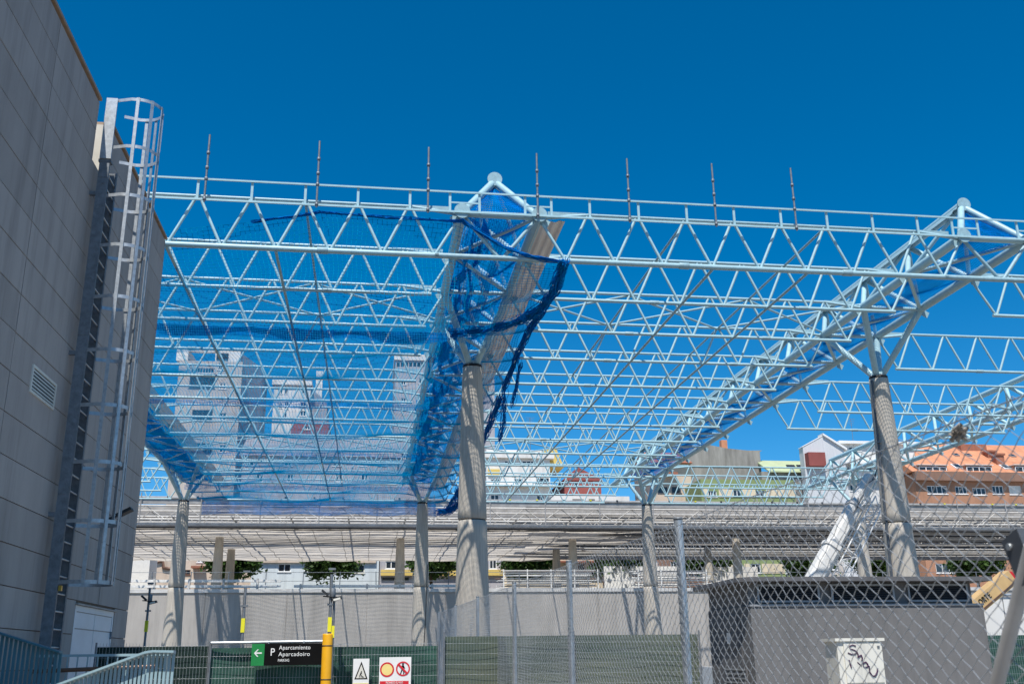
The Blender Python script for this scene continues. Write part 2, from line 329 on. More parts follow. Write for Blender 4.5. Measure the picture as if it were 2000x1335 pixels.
# ties running along the depth and cross bracing
BN = {1: 'left of the central girder', 2: 'between the central and right-hand girders'}
for b in (1, 2):
    U = BAYS[b][1]
    for nm, off, z, r, wd, v0 in (('left', O1+3*PER, ZB-.06, .038, 'bottom', 23), ('right', O1+5*PER, ZB-.06, .038, 'bottom', 23), ('left', O1+2.5*PER, ZT-.02, .034, 'top', 23), ('right', O1+5.5*PER, ZT-.02, .034, 'top', 23)):
        t = thing('tie_tube', f'{nm} long tie tube along the {wd} chords {BN[b]}', 'tie', (U+off, v0, z), 'long tie tubes')
        for i in range(13): rod('tie_length', (U+off, ROWS[i], z), (U+off, ROWS[i+1], z), r, STEELT, t)
    for row, rn in ((2, 'near the front columns'), (9, 'far back')):
        xs = [U+HW, U+O1+2.5*PER, U+O1+5.5*PER, U+S-HW]
        for j in range(3):
            t = thing('cross_brace', f'{("left", "middle", "right")[j]} X brace {rn} {BN[b]}', 'brace', (xs[j], ROWS[row], ZT), 'X braces of the roof')
            rod('brace_rod', (xs[j], ROWS[row], ZT-.05), (xs[j+1], ROWS[row+1], ZT-.05), .035, STEEL, t); rod('brace_rod', (xs[j+1], ROWS[row], ZT-.02), (xs[j], ROWS[row+1], ZT-.02), .035, STEEL, t)

# front guard rail
VR = 22.86
t = thing('guard_rail', 'pale blue walkway guard rail along the front roof edge', 'railing', (3, VR, 12.3))
span('handrail', (-12, VR-.018, 12.89), (31, VR+.018, 12.935), STEEL, t); span('lower_rail', (-12, VR-.02, 12.345), (31, VR+.02, 12.395), STEEL, t)
for b, U in enumerate([GU[0], GU[1], GU[2]]):
    for j in range(8): span('post', (U+O1+PER*(j+.5)-.03, VR+.025, 12.36), (U+O1+PER*(j+.5)+.03, VR+.06, 12.9), STEEL, t)
    for d in (-1.3, -.55, .62, 1.3): span('post', (U+S+d-.03, VR+.025, 12.36), (U+S+d+.03, VR+.06, 12.9), STEEL, t)
    for a, c in ((-1.3, -.55), (.62, 1.3)): span('knee_rail', (U+S+a, VR+.03, 12.62), (U+S+c, VR+.055, 12.66), STEEL, t)
for q, U in enumerate((-4.22, -1.54, 1.2, 3.99, 6.39, 8.7, 10.9)):
    t = thing('scaffold_pole', f'thin grey scaffold pole clamped upright on the guard rail, {ORD[q]} from the left', 'pole', (U, VR-.06, 12.3), 'upright poles on the guard rail')
    rod('pole', (U, VR-.06, 12.28), (U, VR-.06, 14.1), .026, GALVD, t, 8)
    for z in (12.36, 12.9, 13.2, 13.6): rod('coupler', (U, VR-.06, z-.035), (U, VR-.06, z+.035), .042, GALVD, t, 8)

# ------------------------------------------------------------------ columns
def col_r(z): return .305+(10.47-z)*.0275
def lathe(prof, c, n=40):
    return [[(c[0]+r*math.cos(2*math.pi*k/n), c[1]+r*math.sin(2*math.pi*k/n), z) for k in range(n)] for r, z in prof]
def column(U, V, label, ends):
    t = thing('concrete_column', label, 'column', (U, V, 0), 'tapered concrete columns')
    for z0, z1 in ((0, 5.60), (5.63, 10.40)):
        mb = MB(); pr = [(col_r(z0)-.03, z0), (col_r(z0), z0+.02)]+[(col_r(z), z) for z in np.linspace(z0+.3, z1-.3, 5)]+[(col_r(z1), z1-.02), (col_r(z1)-.03, z1)]
        mb.grid(lathe(pr, (U, V)), True, True); mb.build('shaft', CONC, t)
    rod('joint', (U, V, 5.595), (U, V, 5.635), col_r(5.6)-.03, DARK, t, 32)
    rod('collar', (U, V, 10.38), (U, V, 10.47), .30, DARK, t, 32); rod('bearing', (U, V, 10.46), (U, V, 10.6), .2, STEELT, t, 20)
    for a in range(8): rod('anchor_bolt', (U+.24*math.cos(a*.785), V+.24*math.sin(a*.785), 10.47), (U+.24*math.cos(a*.785), V+.24*math.sin(a*.785), 10.53), .025, GALV, t, 6)
    for (u, v) in ends: rod('branch_strut', (U+(.1 if u > U else -.1), V+(.08 if v > V else -.08), 10.5), (u, v, ZC-.05), .105, STEEL, t, 14)
FR = ['front concrete column carrying the central girder, tallest in the picture', 'front concrete column under the right-hand girder, crossed by chain-link fence']
for k, l in ((1, FR[0]), (2, FR[1])): column(GU[k], 30.1, l, [(GU[k]+s*HW, ROWS[i]) for s in (-1, 1) for i in (2, 3)])
BK = ['rear concrete column next to the grey building corner', 'rear concrete column just left of the tallest front column', 'rear concrete column behind the chain-link fence, mid-right', 'rear concrete column behind the white crane boom']
for k, l in enumerate(BK): column(GU[k], 59.2, l, [(GU[k]+s*HW, ROWS[i]) for s in (-1, 1) for i in (11, 12)])
t = thing('drainpipe', 'dark drainpipe down the left side of the right front column', 'pipe', (16.22, 29.82, 0))
MB().tube([(16.71-col_r(.1)-.02, 29.86, 0), (16.71-col_r(10.3)-.02, 29.93, 10.3)], .035, 8).build('pipe', DGREY, t)
for z in (3, 5.7, 8.2): box('pipe_bracket', (16.71-col_r(z)-.02, 29.88, z), (.1, .1, .04), GALVD, t)

# ------------------------------------------------------------------ blue nets
def main_net():
    t = thing('safety_net', 'large blue safety net slung under the roof left of the central girder', 'net', (-3, 45, 11))
    us = np.arange(-10.3, 4.75, .12); vs_ = np.arange(23.1, 65.5, .125)
    Ug, Vg = np.meshgrid(us, vs_, indexing='ij')
    rowf = np.interp(Vg, ROWS, np.arange(len(ROWS))); ph = np.abs(np.sin(np.pi*rowf))
    Z = 11.14-.16*ph*(0.6+.4*np.sin(Ug*1.1+rowf))-.06*np.sin(Ug*.9+Vg*.5)
    up = np.clip((26.2-Vg)/3.1, 0, 1)**1.3; crest = np.interp(Ug, [-10.3, -5, -2.9, -1.5, 2.0, 3.0, 4.7], [11.3, 11.6, 12.0, 12.3, 12.22, 11.75, 11.2])
    Z = Z*(1-up)+crest*up-.25*up*(1-up)*(1+.5*np.sin(Ug*2.3))
    Z = np.where(Ug > 2.2, Z-.22*np.sin(np.clip((Ug-2.2)/2.5, 0, 1)*np.pi)*(.5+.5*ph), Z)
    Uo = Ug+.05*np.sin(Vg*1.7+Ug*.8)+.03*np.sin(Vg*4.1)-np.where(Ug > 3.5, (Ug-3.5)*.25*np.sin(Vg*.9+.4)**2, 0); Vo = Vg+.05*np.sin(Ug*1.3+Vg*.7)
    for _ in range(7):
        a, b, c = RNG.uniform(-1.1, 1.1), RNG.uniform(-.7, .7), RNG.uniform(0, 6); Z = Z-.035*np.sin(a*Ug+b*Vg+c)*(1-up); Uo = Uo+.025*np.sin(b*2*Ug+a*Vg+c); Vo = Vo+.02*np.sin(a*2*Ug-b*Vg+c)
    P = np.stack([Uo, Vo, Z], -1)
    netgrid('mesh', P, .0060, NET, t)
    rnd = random.Random(3)
    def bundle(pts, rad, n, m=ROPE, wob=.5):
        mb = MB(); pts = [Vector(p) for p in pts]
        for _ in range(n):
            off = Vector((rnd.uniform(-1, 1), rnd.uniform(-1, 1), rnd.uniform(-1, 1)))*rad; q = []
            for p in pts: off = off*.8+Vector((rnd.uniform(-1, 1), rnd.uniform(-1, 1), rnd.uniform(-1.3, .7)))*rad*wob; q.append(p+off)
            mb.tube(q, .006+rnd.random()*.010, 4, False)
        o = mb.build('gathered_edge', m, t); return tag(o, kind='stuff')
    def path(P, n):
        P = [Vector(p) for p in P]; out = []
        for a, b in zip(P, P[1:]): out += [a.lerp(b, i/n) for i in range(n)]
        return out+[P[-1]]
    bundle(path([(-3.1, 23.1, 11.95), (-1.5, 23.05, 12.3), (.2, 23.05, 12.24), (2.05, 23.0, 12.2)], 9), .035, 9)
    bundle(path([(2.05, 22.95, 12.2), (2.5, 22.95, 11.92), (3.1, 22.95, 11.55), (3.8, 22.95, 11.32), (4.68, 22.98, 11.2)], 6), .05, 26)
    bundle(path([(4.68, 22.98, 11.2), (4.62, 24.0, 10.9), (4.45, 25.4, 10.85), (4.0, 26.8, 10.95), (3.2, 27.8, 11.0), (2.3, 28.5, 11.05)], 6), .13, 46, NETD)
    bundle(path([(4.68, 22.98, 11.2), (4.7, 24.4, 10.95), (4.5, 27, 10.9), (4.5, 30, 10.95), (4.6, 34, 10.9)], 6), .09, 26)
    bundle(path([(4.6, 34, 10.95), (4.65, 34.5, 10.3), (4.75, 35.5, 9.9), (4.7, 36.3, 9.5)], 5), .12, 14)
    bundle(path([(4.7, 31, 10.95), (4.75, 32, 10.5), (4.85, 34, 10.3)], 5), .11, 14)
    bundle(path([(4.75, 36, 11), (4.9, 46, 10.95), (5.1, 56, 10.95), (4.9, 64.5, 11)], 10), .16, 40)
    bundle(path([(5.0, 57, 11), (5.1, 57.3, 10.3), (4.6, 57.8, 9.95), (3.9, 58, 9.9)], 5), .22, 70)
    # hanging flaps where two nets overlap
    for V, drop, dens in ((28.85, .34, .05), (37.9, .2, .06), (47.8, .2, .07), (57.5, .22, .07), (63.9, .75, .06)):
        u = np.arange(-10.3, 2.2 if V < 40 else 4.2, dens); d = np.arange(0, drop+.001, dens)
        Ug, D = np.meshgrid(u, d, indexing='ij'); P = np.stack([Ug, V+.1*np.sin(Ug*2.1)*D/drop, 11.1-D-.05*np.sin(Ug*1.7)*D/drop], -1); netgrid('flap', P, .012 if V < 35 or V > 60 else .008, NETD, t)
main_net()
def girder_net(k, label, v0, v1, cell, r, drapes=0, m=NETD):
    U = GU[k]; t = thing('girder_net', label, 'net', (U, v0, ZC), 'nets strung inside the girders')
    u = np.linspace(-HW+.1, HW-.1, int(2*HW/cell)); v = np.arange(v0, v1, cell); A, B = np.meshgrid(u, v, indexing='ij')
    P = np.stack([U+A, B+.0*A, ZC+.1-.12*np.cos(A*1.5)*np.abs(np.sin(B*1.02))+.05*np.sin(A*5+B*2)], -1); netgrid('floor_mesh', P, r, m, t)
    f = np.linspace(0, 1, 14)
    A, B = np.meshgrid(np.linspace(-1, 1, 22), f, indexing='ij'); P = np.stack([U+A*(HW-.2)*B, 23.15+1.1*(1-B)+.03*np.sin(A*9), ZA-.2+(ZC+.1-ZA+.2)*B], -1); netgrid('end_mesh', P, .016, m, t)
    for q in range(drapes):
        uu = -.80+.3*(q % 3); L = .9 if q % 2 else .65; v = np.arange(v0+1.5, v1-3, .09); d = np.arange(0, 1.25, .09); A, B = np.meshgrid(v, d, indexing='ij')
        P = np.stack([U+uu+.18*np.sin(A*.8+q)+.08*np.sin(A*2.6+q*2)+.15*B*np.sin(A*.5+q), A, ZC+.75-B*L*(1+.35*np.sin(A*.55+q*2))], -1); netgrid('drape', P, .018, m, t)
girder_net(1, 'bright blue crumpled net strung inside the central girder', 23.3, 64, .08, .0085, 3)
girder_net(2, 'blue net strung inside the right-hand girder', 23.3, 60, .08, .0072, 0)
girder_net(0, 'blue net strung inside the leftmost girder beside the building corner', 28, 64, .10, .02, 1)

# ------------------------------------------------------------------ grey building on the left
UW, HWL, VC = -5.0, 11.25, 22.65
bl = thing('grey_building', 'tall grey panel-clad building with a caged ladder at left edge', 'building', (UW-2, 12, 0))
N0, N1, NZ = 16.5, 17.35, 10.0     # notch of the parapet at the ladder head
mb = MB(); X = UW-.03
mb.box((-16, -14, 0), (X, VC, NZ)); mb.box((X-.32, -14, NZ), (X, N0, HWL-.04)); mb.box((X-.32, N1, NZ), (X, VC, HWL-.04)); mb.box((-16, VC-.32, NZ), (X-.32, VC, HWL-.04))
mb.build('core_wall', JOINT, bl)
span('notch_return', (X-.34, N1-.012, NZ+.01), (X+.02, N1-.002, HWL-.05), CREAM, bl)
vj = [-4.1, 2.0, 8.05, 14.1, 20.2, VC]; zj = [HWL-.08]
while zj[-1] > .3: zj.append(zj[-1]-.565)
zj = zj[::-1]; zj[0] = 0.02
DV0, DV1, DZT = 18.72, 21.5, 2.62
for a, b in zip(vj, vj[1:]):
    for z0, z1 in zip(zj, zj[1:]):
        parts = [(a, b)]
        def cut(ps, c0, c1):
            out = []
            for p, q in ps:
                if q <= c0 or p >= c1: out.append((p, q)); continue
                if p < c0: out.append((p, c0))
                if q > c1: out.append((c1, q))
            return out
        if z0 < DZT-.02: parts = cut(parts, DV0-.02, DV1+.02)
        if z1 > NZ+.05: parts = cut(parts, N0, N1)
        for p, q in parts:
            if q-p > .06: span('wall_panel', (UW-.03, p+.012, z0+.007), (UW+random.uniform(-.002, .002), q-.012, z1-.007), PANEL, bl)
for z0, z1 in zip(zj, zj[1:]): span('corner_panel', (UW-1.6, VC, z0+.011), (UW, VC+.03, z1-.011), PANEL, bl)
for a, b in ((-14, N0), (N1, VC+.05)): span('parapet_cap', (X-.36, a, HWL-.045), (UW+.035, b, HWL+.01), CAPB, bl)
# door
span('door', (UW-.029, DV0, 0), (UW-.024, DV1, DZT), SILL, bl)
vm = (DV0+DV1)/2
MB().box((UW-.024, DV0, DZT-.1), (UW-.004, DV1, DZT)).box((UW-.024, DV0, 0), (UW-.004, DV0+.09, DZT-.1)).box((UW-.024, DV1-.09, 0), (UW-.004, DV1, DZT-.1)).build('door_frame', DOORB, bl)
for a, b in ((DV0+.10, vm-.012), (vm+.012, DV1-.10)):
    MB().box((UW-.024, a, .05), (UW-.011, b, DZT-.40)).build('door_leaf', DOORB, bl); MB().box((UW-.024, a, DZT-.38), (UW-.011, b, DZT-.115)).build('transom_panel', DOORB, bl)
span('door_handle', (UW-.011, vm-.16, 1.02), (UW+.05, vm-.05, 1.06), GALVD, bl)
for z in (.4, 1.2, 2.1): span('hinge', (UW-.011, DV1-.13, z), (UW+.02, DV1-.08, z+.14), GALVD, bl)
MB().box((UW-.004, DV0-.05, DZT+.002), (UW+.05, DV1+.05, DZT+.03)).build('door_lintel', PANEL, bl)
# louvred vent
vt = MB().box((UW-.01, 14.95, 5.45), (UW+.02, 16.12, 5.49)).box((UW-.01, 14.95, 5.83), (UW+.02, 16.12, 5.87)).box((UW-.01, 14.95, 5.49), (UW+.02, 14.99, 5.83)).box((UW-.01, 16.08, 5.49), (UW+.02, 16.12, 5.83)).build('vent', IVORY, bl)
MB().box((UW-.005, 14.99, 5.49), (UW+.003, 16.08, 5.83)).build('vent_backing', DARK, vt)
for k in range(6):
    z = 5.505+k*.054; MB().prism([(UW+.004, 14.99, z+.035), (UW+.018, 14.99, z), (UW+.018, 14.99, z+.006), (UW+.004, 14.99, z+.041)], (0, 1.09, 0)).build('slat', IVORY, vt)
t = thing('floodlight', 'small black floodlight on the grey building near its corner', 'light', (UW, 20.2, 4.3))
box('lamp_head', (UW+.3, 20.2, 4.42), (.3, .24, .06), DARK, t, Matrix.Rotation(-.5, 4, 'Y')); flatbar('bracket', (UW, 20.2, 4.3), (UW+.28, 20.2, 4.38), .05, .03, DARK, t); box('junction_box', (UW+.05, 20.2, 4.26), (.1, .12, .12), DARK, t)

# caged ladder
ld = thing('caged_ladder', 'galvanised caged ladder fixed to the grey building wall', 'ladder', (-4.8, 16.85, 0))
VA, VB, UI, UO = 16.58, 17.14, -4.9, -4.73
for V, nm in ((VA, 'stile'), (VB, 'stile')):
    MB().box((UI, V-.012, .05), (UO, V+.012, 10.1)).box((UI, V, .05), (UI+.012, V+(.05 if V == VA else -.05), 10.1)).box((UO-.012, V, .05), (UO, V+(.05 if V == VA else -.05), 10.1)).build(nm, GALVD, ld)
for k in range(37): rod('rung', (-4.76, VA, .3+k*.265), (-4.76, VB, .3+k*.265), .015, GALV, ld, 8)
for z in (1.2, 3.85, 6.5, 9.4):
    for V in (VA, VB): span('wall_bracket', (UW, V-.03, z), (UI, V+.03, z+.07), GALVD, ld)
    span('splice_plate', (UI+.01, VA-.02, z+.35), (UO-.01, VA-.012, z+.5), GALVD, ld)
for k in range(22): rod('bolt', (UI+.1, VA-.022, .4+k*.44), (UI+.1, VA-.012, .4+k*.44), .022, GALVD, ld, 6)
mb = MB().box((UI, VA-.05, 10.1), (UO+.02, VA-.02, 11.3)).box((UI, VA-.02, 10.1), (UI+.02, VA+.1, 11.3)); mb.build('head_plate', GALV, ld)
span('head_plate', (UI-.02, VA-.02, 10.05), (UO+.02, VA+.12, 10.1), GALVD, ld)
def hoop_pts(z, rad=.37, n=14, c=(-4.36, 16.86)):
    P = [(UO, VA, z), (c[0]-.1, c[1]-rad, z)]
    for i in range(n+1): a = -math.pi/2+math.pi*i/n; P.append((c[0]+rad*math.cos(a), c[1]+rad*math.sin(a), z))
    return P+[(c[0]-.1, c[1]+rad, z), (UO, VB, z)]
HZ = list(np.linspace(2.85, 11.28, 10))
for z in HZ:
    P = hoop_pts(z); mb = MB(); mb.grid([[(p[0], p[1], z-.03), (p[0], p[1], z+.03)] for p in P], True)
    C = Vector((-4.4, 16.86, 0)); Q = [(p[0]+(C.x-p[0])*.02, p[1]+(C.y-p[1])*.02) for p in P]; mb.grid([[(p[0], p[1], z+.03), (p[0], p[1], z-.03)] for p in Q], True)
    mb.grid([[(p[0], p[1], z-.03), (q[0], q[1], z-.03)] for p, q in zip(P, Q)]); mb.build('cage_hoop', GALV, ld)
for a in (-88, -50, -12, 12+14, 60, 88):
    a = R(a); c = (-4.36+.382*math.cos(a), 16.86+.382*math.sin(a)); d = Vector((-math.sin(a), math.cos(a), 0)); flatbar('cage_bar', (c[0], c[1], 2.82), (c[0], c[1], 11.31), .055, .01, GALV, ld, d)
MB().box((UO+.005, VA+.02, 2.72), (UO+.05, VA+.08, 2.8)).build('padlock', BRASS, ld)

# ramp railings at the lower left
def slat_rail(name, label, pts, V, drop, m, step=.052, cap=.10):
    t = thing(name, label, 'railing', (pts[0][0], V, 0))
    L = [Vector((u, V, z)) for u, z in pts]
    mb = MB()
    for a, b in zip(L, L[1:]): mb.prism([(a.x, V-cap, a.z), (a.x, V+.03, a.z), (a.x, V+.03, a.z-.035), (a.x, V-cap, a.z-.02)], b-a)
    mb.build('top_cap', m, t)
    x = pts[0][0]; xs = [p[0] for p in pts]; zs = [p[1] for p in pts]
    while x < pts[-1][0]:
        z = float(np.interp(x, xs, zs))-.03; span('slat', (x, V-.012, z-drop), (x+step*.62, V+.012, z), m, t); x += step
    span('bottom_rail', (pts[0][0], V+.016, zs[-1]-drop-.05), (pts[-1][0], V+.03, zs[-1]-drop), m, t)
    span('backing_rail', (pts[0][0], V+.016, min(zs)-.6), (pts[-1][0], V+.03, min(zs)-.55), m, t)
    return t
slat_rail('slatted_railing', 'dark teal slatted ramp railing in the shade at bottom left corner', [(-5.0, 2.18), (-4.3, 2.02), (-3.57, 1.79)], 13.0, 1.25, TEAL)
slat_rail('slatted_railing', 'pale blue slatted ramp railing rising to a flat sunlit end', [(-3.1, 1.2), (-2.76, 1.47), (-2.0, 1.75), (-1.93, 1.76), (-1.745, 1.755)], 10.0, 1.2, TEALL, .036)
t = thing('pipe_railing', 'thin barred railing in front of the pale double door', 'railing', (-3.5, 15.5, 0))
span('top_rail', (-4.6, 15.48, 1.74), (-2.78, 15.52, 1.775), TEALL, t); rod('handrail', (-4.6, 15.4, 1.55), (-2.95, 15.4, 1.6), .03, BROWNP, t)
for k in range(14): span('baluster', (-4.58+k*.135, 15.49, .4), (-4.565+k*.135, 15.51, 1.74), TEALL, t)
t = thing('ramp_slab', 'concrete ramp landing below the slatted railings', 'ramp', (-3.4, 12, 0)); MB().box((-4.98, 9.9, 0), (-1.7, 16, .5)).build('slab', DECK, t)

# ------------------------------------------------------------------ retaining wall with its railing and stored steel
VWALL = 66.0
rw = thing('retaining_wall', 'long pale grey retaining wall striped with roof shadows', 'wall', (0, VWALL, 0))
x = -60.0
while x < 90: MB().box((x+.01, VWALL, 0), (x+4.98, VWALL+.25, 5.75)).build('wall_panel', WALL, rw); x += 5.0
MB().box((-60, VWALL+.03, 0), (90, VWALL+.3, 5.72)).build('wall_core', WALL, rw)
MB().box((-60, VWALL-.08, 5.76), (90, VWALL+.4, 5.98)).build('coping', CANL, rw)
t = thing('deck_railing', 'thin wire railing along the top of the retaining wall', 'railing', (0, 67.2, DZ))
for x in np.arange(-30, 60, 2.35): rod('post', (x, 67.2, 5.9), (x+random.uniform(-.05, .05), 67.2, 7.15), .03, GALVD, t, 6)
for z in (6.55, 7.1): rod('cable', (-30, 67.2, z), (60, 67.2, z), .016, GALVD, t, 5)
def stack(name, label, u0, u1, V, layers, m, z0=DZ):
    t = thing(name, label, 'steel stack', ((u0+u1)/2, V, z0)); z = z0
    for k in range(layers):
        d = random.uniform(0, .5)
        MB().box((u0+d, V-.12, z+.10), (u1-random.uniform(0, .6), V+.12, z+.14)).box((u0+d, V-.12, z+.14), (u1-.3, V-.09, z+.26)).box((u0+d, V+.09, z+.14), (u1-.3, V+.12, z+.26)).build('steel_section', WHITEW, t)
        for x in np.arange(u0+.6, u1, 2.1): span('spacer', (x, V-.16, z-.02), (x+.12, V+.16, z+.32), CANL, t)
        z += .34
stack('steel_stack', 'two-layer stack of white steel sections on the wall beside the building', -16, -5.2, 66.6, 2, WHITEW)
stack('steel_stack', 'single row of white steel sections along the wall behind the lamp pole', -4.9, 8, 66.55, 1, WHITEW)
def scaffold_pile(label, u0, u1, n):
    t = thing('scaffold_pile', label, 'scaffold pile', ((u0+u1)/2, 67.8, DZ))
    for k in range(n):
        z = DZ+.1+(k % 8)*.16; v = 67.3+random.random()*.9; a = u0+random.uniform(0, .8); b = u1-random.uniform(0, .8); rod('scaffold_tube', (a, v, z), (b, v+random.uniform(-.2, .2), z+random.uniform(-.03, .03)), .035, random.choice((CANL, WHITEW, GALVD, BROWNP)), t, 6)
    for x in np.arange(u0+.5, u1, 1.6): span('rack_post', (x, 67.2, DZ), (x+.07, 67.27, DZ+1.3), WHITEW, t)
scaffold_pile('pile of scaffold tubes on the wall behind the fence corner post', 8.4, 15.5, 26)
scaffold_pile('pile of scaffold tubes on the wall left of the kiosk roof', 17.6, 23.5, 26)

# ------------------------------------------------------------------ old station canopy
cn = thing('station_canopy', 'old grey station canopy spanning behind the retaining wall', 'canopy', (10, 72, DZ))
MB().box((-45, 72, 12.15), (75, 72.25, 12.55)).box((-45, 71.9, 12.52), (75, 72.4, 12.6)).build('fascia_beam', CANG, cn)
MB().box((-45, 73.5, 12.62), (75, 73.7, 12.9)).build('ridge_beam', CANL, cn)
for x in np.arange(-40, 72, 4.05): rod('scaffold_post', (x, 71.8, 10.8), (x, 71.8, 12.9), .04, CANG, cn, 6)
for x in np.arange(-40, 72, 2.0): span('edge_clip', (x, 71.85, 12.6), (x+.13, 71.95, 12.68), YTAG if random.random() < .4 else DARK, cn)
for k, V in enumerate(np.arange(74.6, 97.5, 1.15)): span('purlin', (-45, V, 11.0), (75, V+.12, 11.22), CANG if k % 3 else CANL, cn)
for k, V in enumerate(np.arange(75.1, 97.5, 1.9)): rod('service_pipe', (-45, V, 10.9+.05*(k % 3)), (75, V, 10.9+.05*(k % 3)), .06, CANG if k % 2 else DARK, cn, 6)
for k in range(11): MB().box((13+random.uniform(-2, 2), 75.2+k*2.05, 12.5), (75, 76.2+k*2.05, 12.6)).build('roof_deck', CAND, cn)
for k in range(13): V = 74.2+k*.85; span('roof_purlin', (-45, V, 12.1+.03*(k % 3)), (75, V+.16, 12.28+.05*(k % 2)), (CANG, CANL, CAND, CANG)[k % 4], cn)
for k in range(4): V = 80.5+k*1.3; span('gutter_board', (-45, V, 12.45), (13, V+.7, 12.5), (CANL, CAND)[k % 2], cn)
MB().box((-45, 97.2, 10.75), (75, 97.5, 12.6)).build('rear_fascia', CANG, cn)
for x in np.arange(-42, 75, 4.05): rod('cross_beam', (x, 72.2, 11.3), (x, 97.3, 11.3), .07, CANG, cn, 6)
CT = ['front', 'second', 'third', 'fourth', 'fifth', 'sixth', 'rearmost']
for q, V in enumerate((73.2, 75.0, 76.8, 79.5, 83.6, 88.0, 92.5)):
    t = thing('canopy_truss', f'long grey lattice beam of the station canopy, {CT[q]} of seven', 'lattice beam', (10, V, 11.2), 'lattice beams of the station canopy')
    za, zb = ((12.2, 11.25), (12.05, 11.2), (11.9, 11.1))[q] if q < 3 else (11.75, 10.86)
    rod('chord', (-45, V, za), (75, V, za), .06, CANL, t, 6); rod('chord', (-45, V, zb), (75, V, zb), .06, CANL, t, 6)
    x = -44.0; st = (1.35, 1.05, 1.2)[q % 3]
    while x < 62:
        rod('web', (x, V, zb), (x+st, V, za), .032, (CANL, CANG)[int(x*7) % 2], t, 5); rod('web', (x+st, V+.1, za), (x+2*st, V+.1, zb), .035, CANL, t, 5); x += 2*st
# debris net
t = thing('debris_net', 'dusty pale debris netting hung below the station canopy', 'netting', (-8, 86, 10.7))
us = np.linspace(-42, 25, 190); vv = np.linspace(75.3, 97.3, 60); mb = MB(); P = []
for u in us:
    row = []
    for v in vv:
        z = 10.78-.13*abs(math.sin((v-75)*.62))-.025*math.sin(u*.53+v*.3)-.02*math.sin(u*1.7-v*2)-(.1*abs(math.sin(u*.77)) if v > 96.5 else 0)
        lim = 21.5-(v-75)*.35+2.8*math.sin(v*.8)+1.0*math.sin(v*2.7)
        row.append((min(u, lim), v, z))
    P.append(row)
mb.grid(P); o = mb.build('netting_sheet', DEBN, t)
for x in np.arange(-41, 16, 2.05):
    q = [(x+.03*math.sin(v), v, 10.72-.13*abs(math.sin((v-75)*.62))) for v in np.linspace(75.3, 97.2, 50)]; MB().tube(q, .022, 5).build('net_seam', CANG, t)
for j, (V, nm) in enumerate(((80.0, 'front'), (87.2, 'rear'))):
    for k, U in enumerate((-11.4, 2.45, 16.25, 30.0)):
        if k == 1 and j == 1: continue
        t = thing('canopy_column', f'short concrete column under the station canopy, {nm} row, {ORD[k if j == 0 or k == 0 else k-1]} from left', 'column', (U, V, DZ), 'columns under the station canopy')
        mb = MB(); mb.grid(lathe([(.42, DZ), (.42, DZ+.5), (.36, 9.0), (.30, 10.9)], (U, V), 24), True, True); mb.build('shaft', CONC, t); rod('collar', (U, V, 10.85), (U, V, 11.0), .3, DARK, t, 20)

# ------------------------------------------------------------------ background buildings
def rect(x0, y0, x1, y1, V):
    xc, yc = (x0+x1)/2, (y0+y1)/2; return at(x0, yc, V).x, at(x1, yc, V).x, at(xc, y1, V).z, at(xc, y0, V).z
def facade(b, V, u0, u1, z0, z1, holes, m, depth=9, name='wall', d=.22):
    xs = sorted({u0, u1, *[h[0] for h in holes], *[h[1] for h in holes]}); zs = sorted({z0, z1, *[h[2] for h in holes], *[h[3] for h in holes]})
    mb = MB()
    for a, c in zip(xs, xs[1:]):
        for p, q in zip(zs, zs[1:]):
            xm, zm = (a+c)/2, (p+q)/2
            if any(h[0] < xm < h[1] and h[2] < zm < h[3] for h in holes): continue
            mb.poly([(a, V, p), (c, V, p), (c, V, q), (a, V, q)])
    for a, c, p, q in holes:
        mb.poly([(a, V, p), (a, V+d, p), (c, V+d, p), (c, V, p)]); mb.poly([(a, V, q), (c, V, q), (c, V+d, q), (a, V+d, q)]); mb.poly([(a, V, p), (a, V, q), (a, V+d, q), (a, V+d, p)]); mb.poly([(c, V, p), (c, V+d, p), (c, V+d, q), (c, V, q)])
    mb.poly([(u0, V, z0), (u0, V, z1), (u0, V+depth, z1), (u0, V+depth, z0)]); mb.poly([(u1, V, z0), (u1, V+depth, z0), (u1, V+depth, z1), (u1, V, z1)])
    mb.poly([(u0, V, z1), (u1, V, z1), (u1, V+depth, z1), (u0, V+depth, z1)]); mb.poly([(u0, V+depth, z0), (u0, V+depth, z1), (u1, V+depth, z1), (u1, V+depth, z0)])
    return mb.build(name, m, b)
def window(b, V, h, fm=WHITE, panes=2, bars=0, sill=True, sh=None):
    a, c, p, q = h; fw = min(.09, (c-a)*.1); y0, y1 = V+.07, V+.14; mb = MB()
    mb.box((a, y0, p), (c, y1, p+fw)).box((a, y0, q-fw), (c, y1, q)).box((a, y0, p+fw), (a+fw, y1, q-fw)).box((c-fw, y0, p+fw), (c, y1, q-fw))
    for k in range(1, panes): x = a+(c-a)*k/panes; mb.box((x-fw/2, y0+.01, p+fw), (x+fw/2, y1, q-fw))
    if sill: mb.box((a-.08, V-.07, p-.09), (c+.08, V+.05, p-.003))
    wd = mb.build('window', fm, b)
    MB().poly([(a, V+.115, p), (c, V+.115, p), (c, V+.115, q), (a, V+.115, q)]).build('pane', GLASS, wd)
    if sh: MB().box((a+fw, V+.085, p+(q-p)*sh), (c-fw, V+.1, q-fw)).build('shutter', IVORY, wd)
    if bars:
        m2 = MB()
        for k in range(bars): x = a+(c-a)*(k+.5)/bars; m2.box((x-.02, V+.0, p), (x+.02, V+.03, q))
        m2.build('window_grille', fm, wd)
    return wd
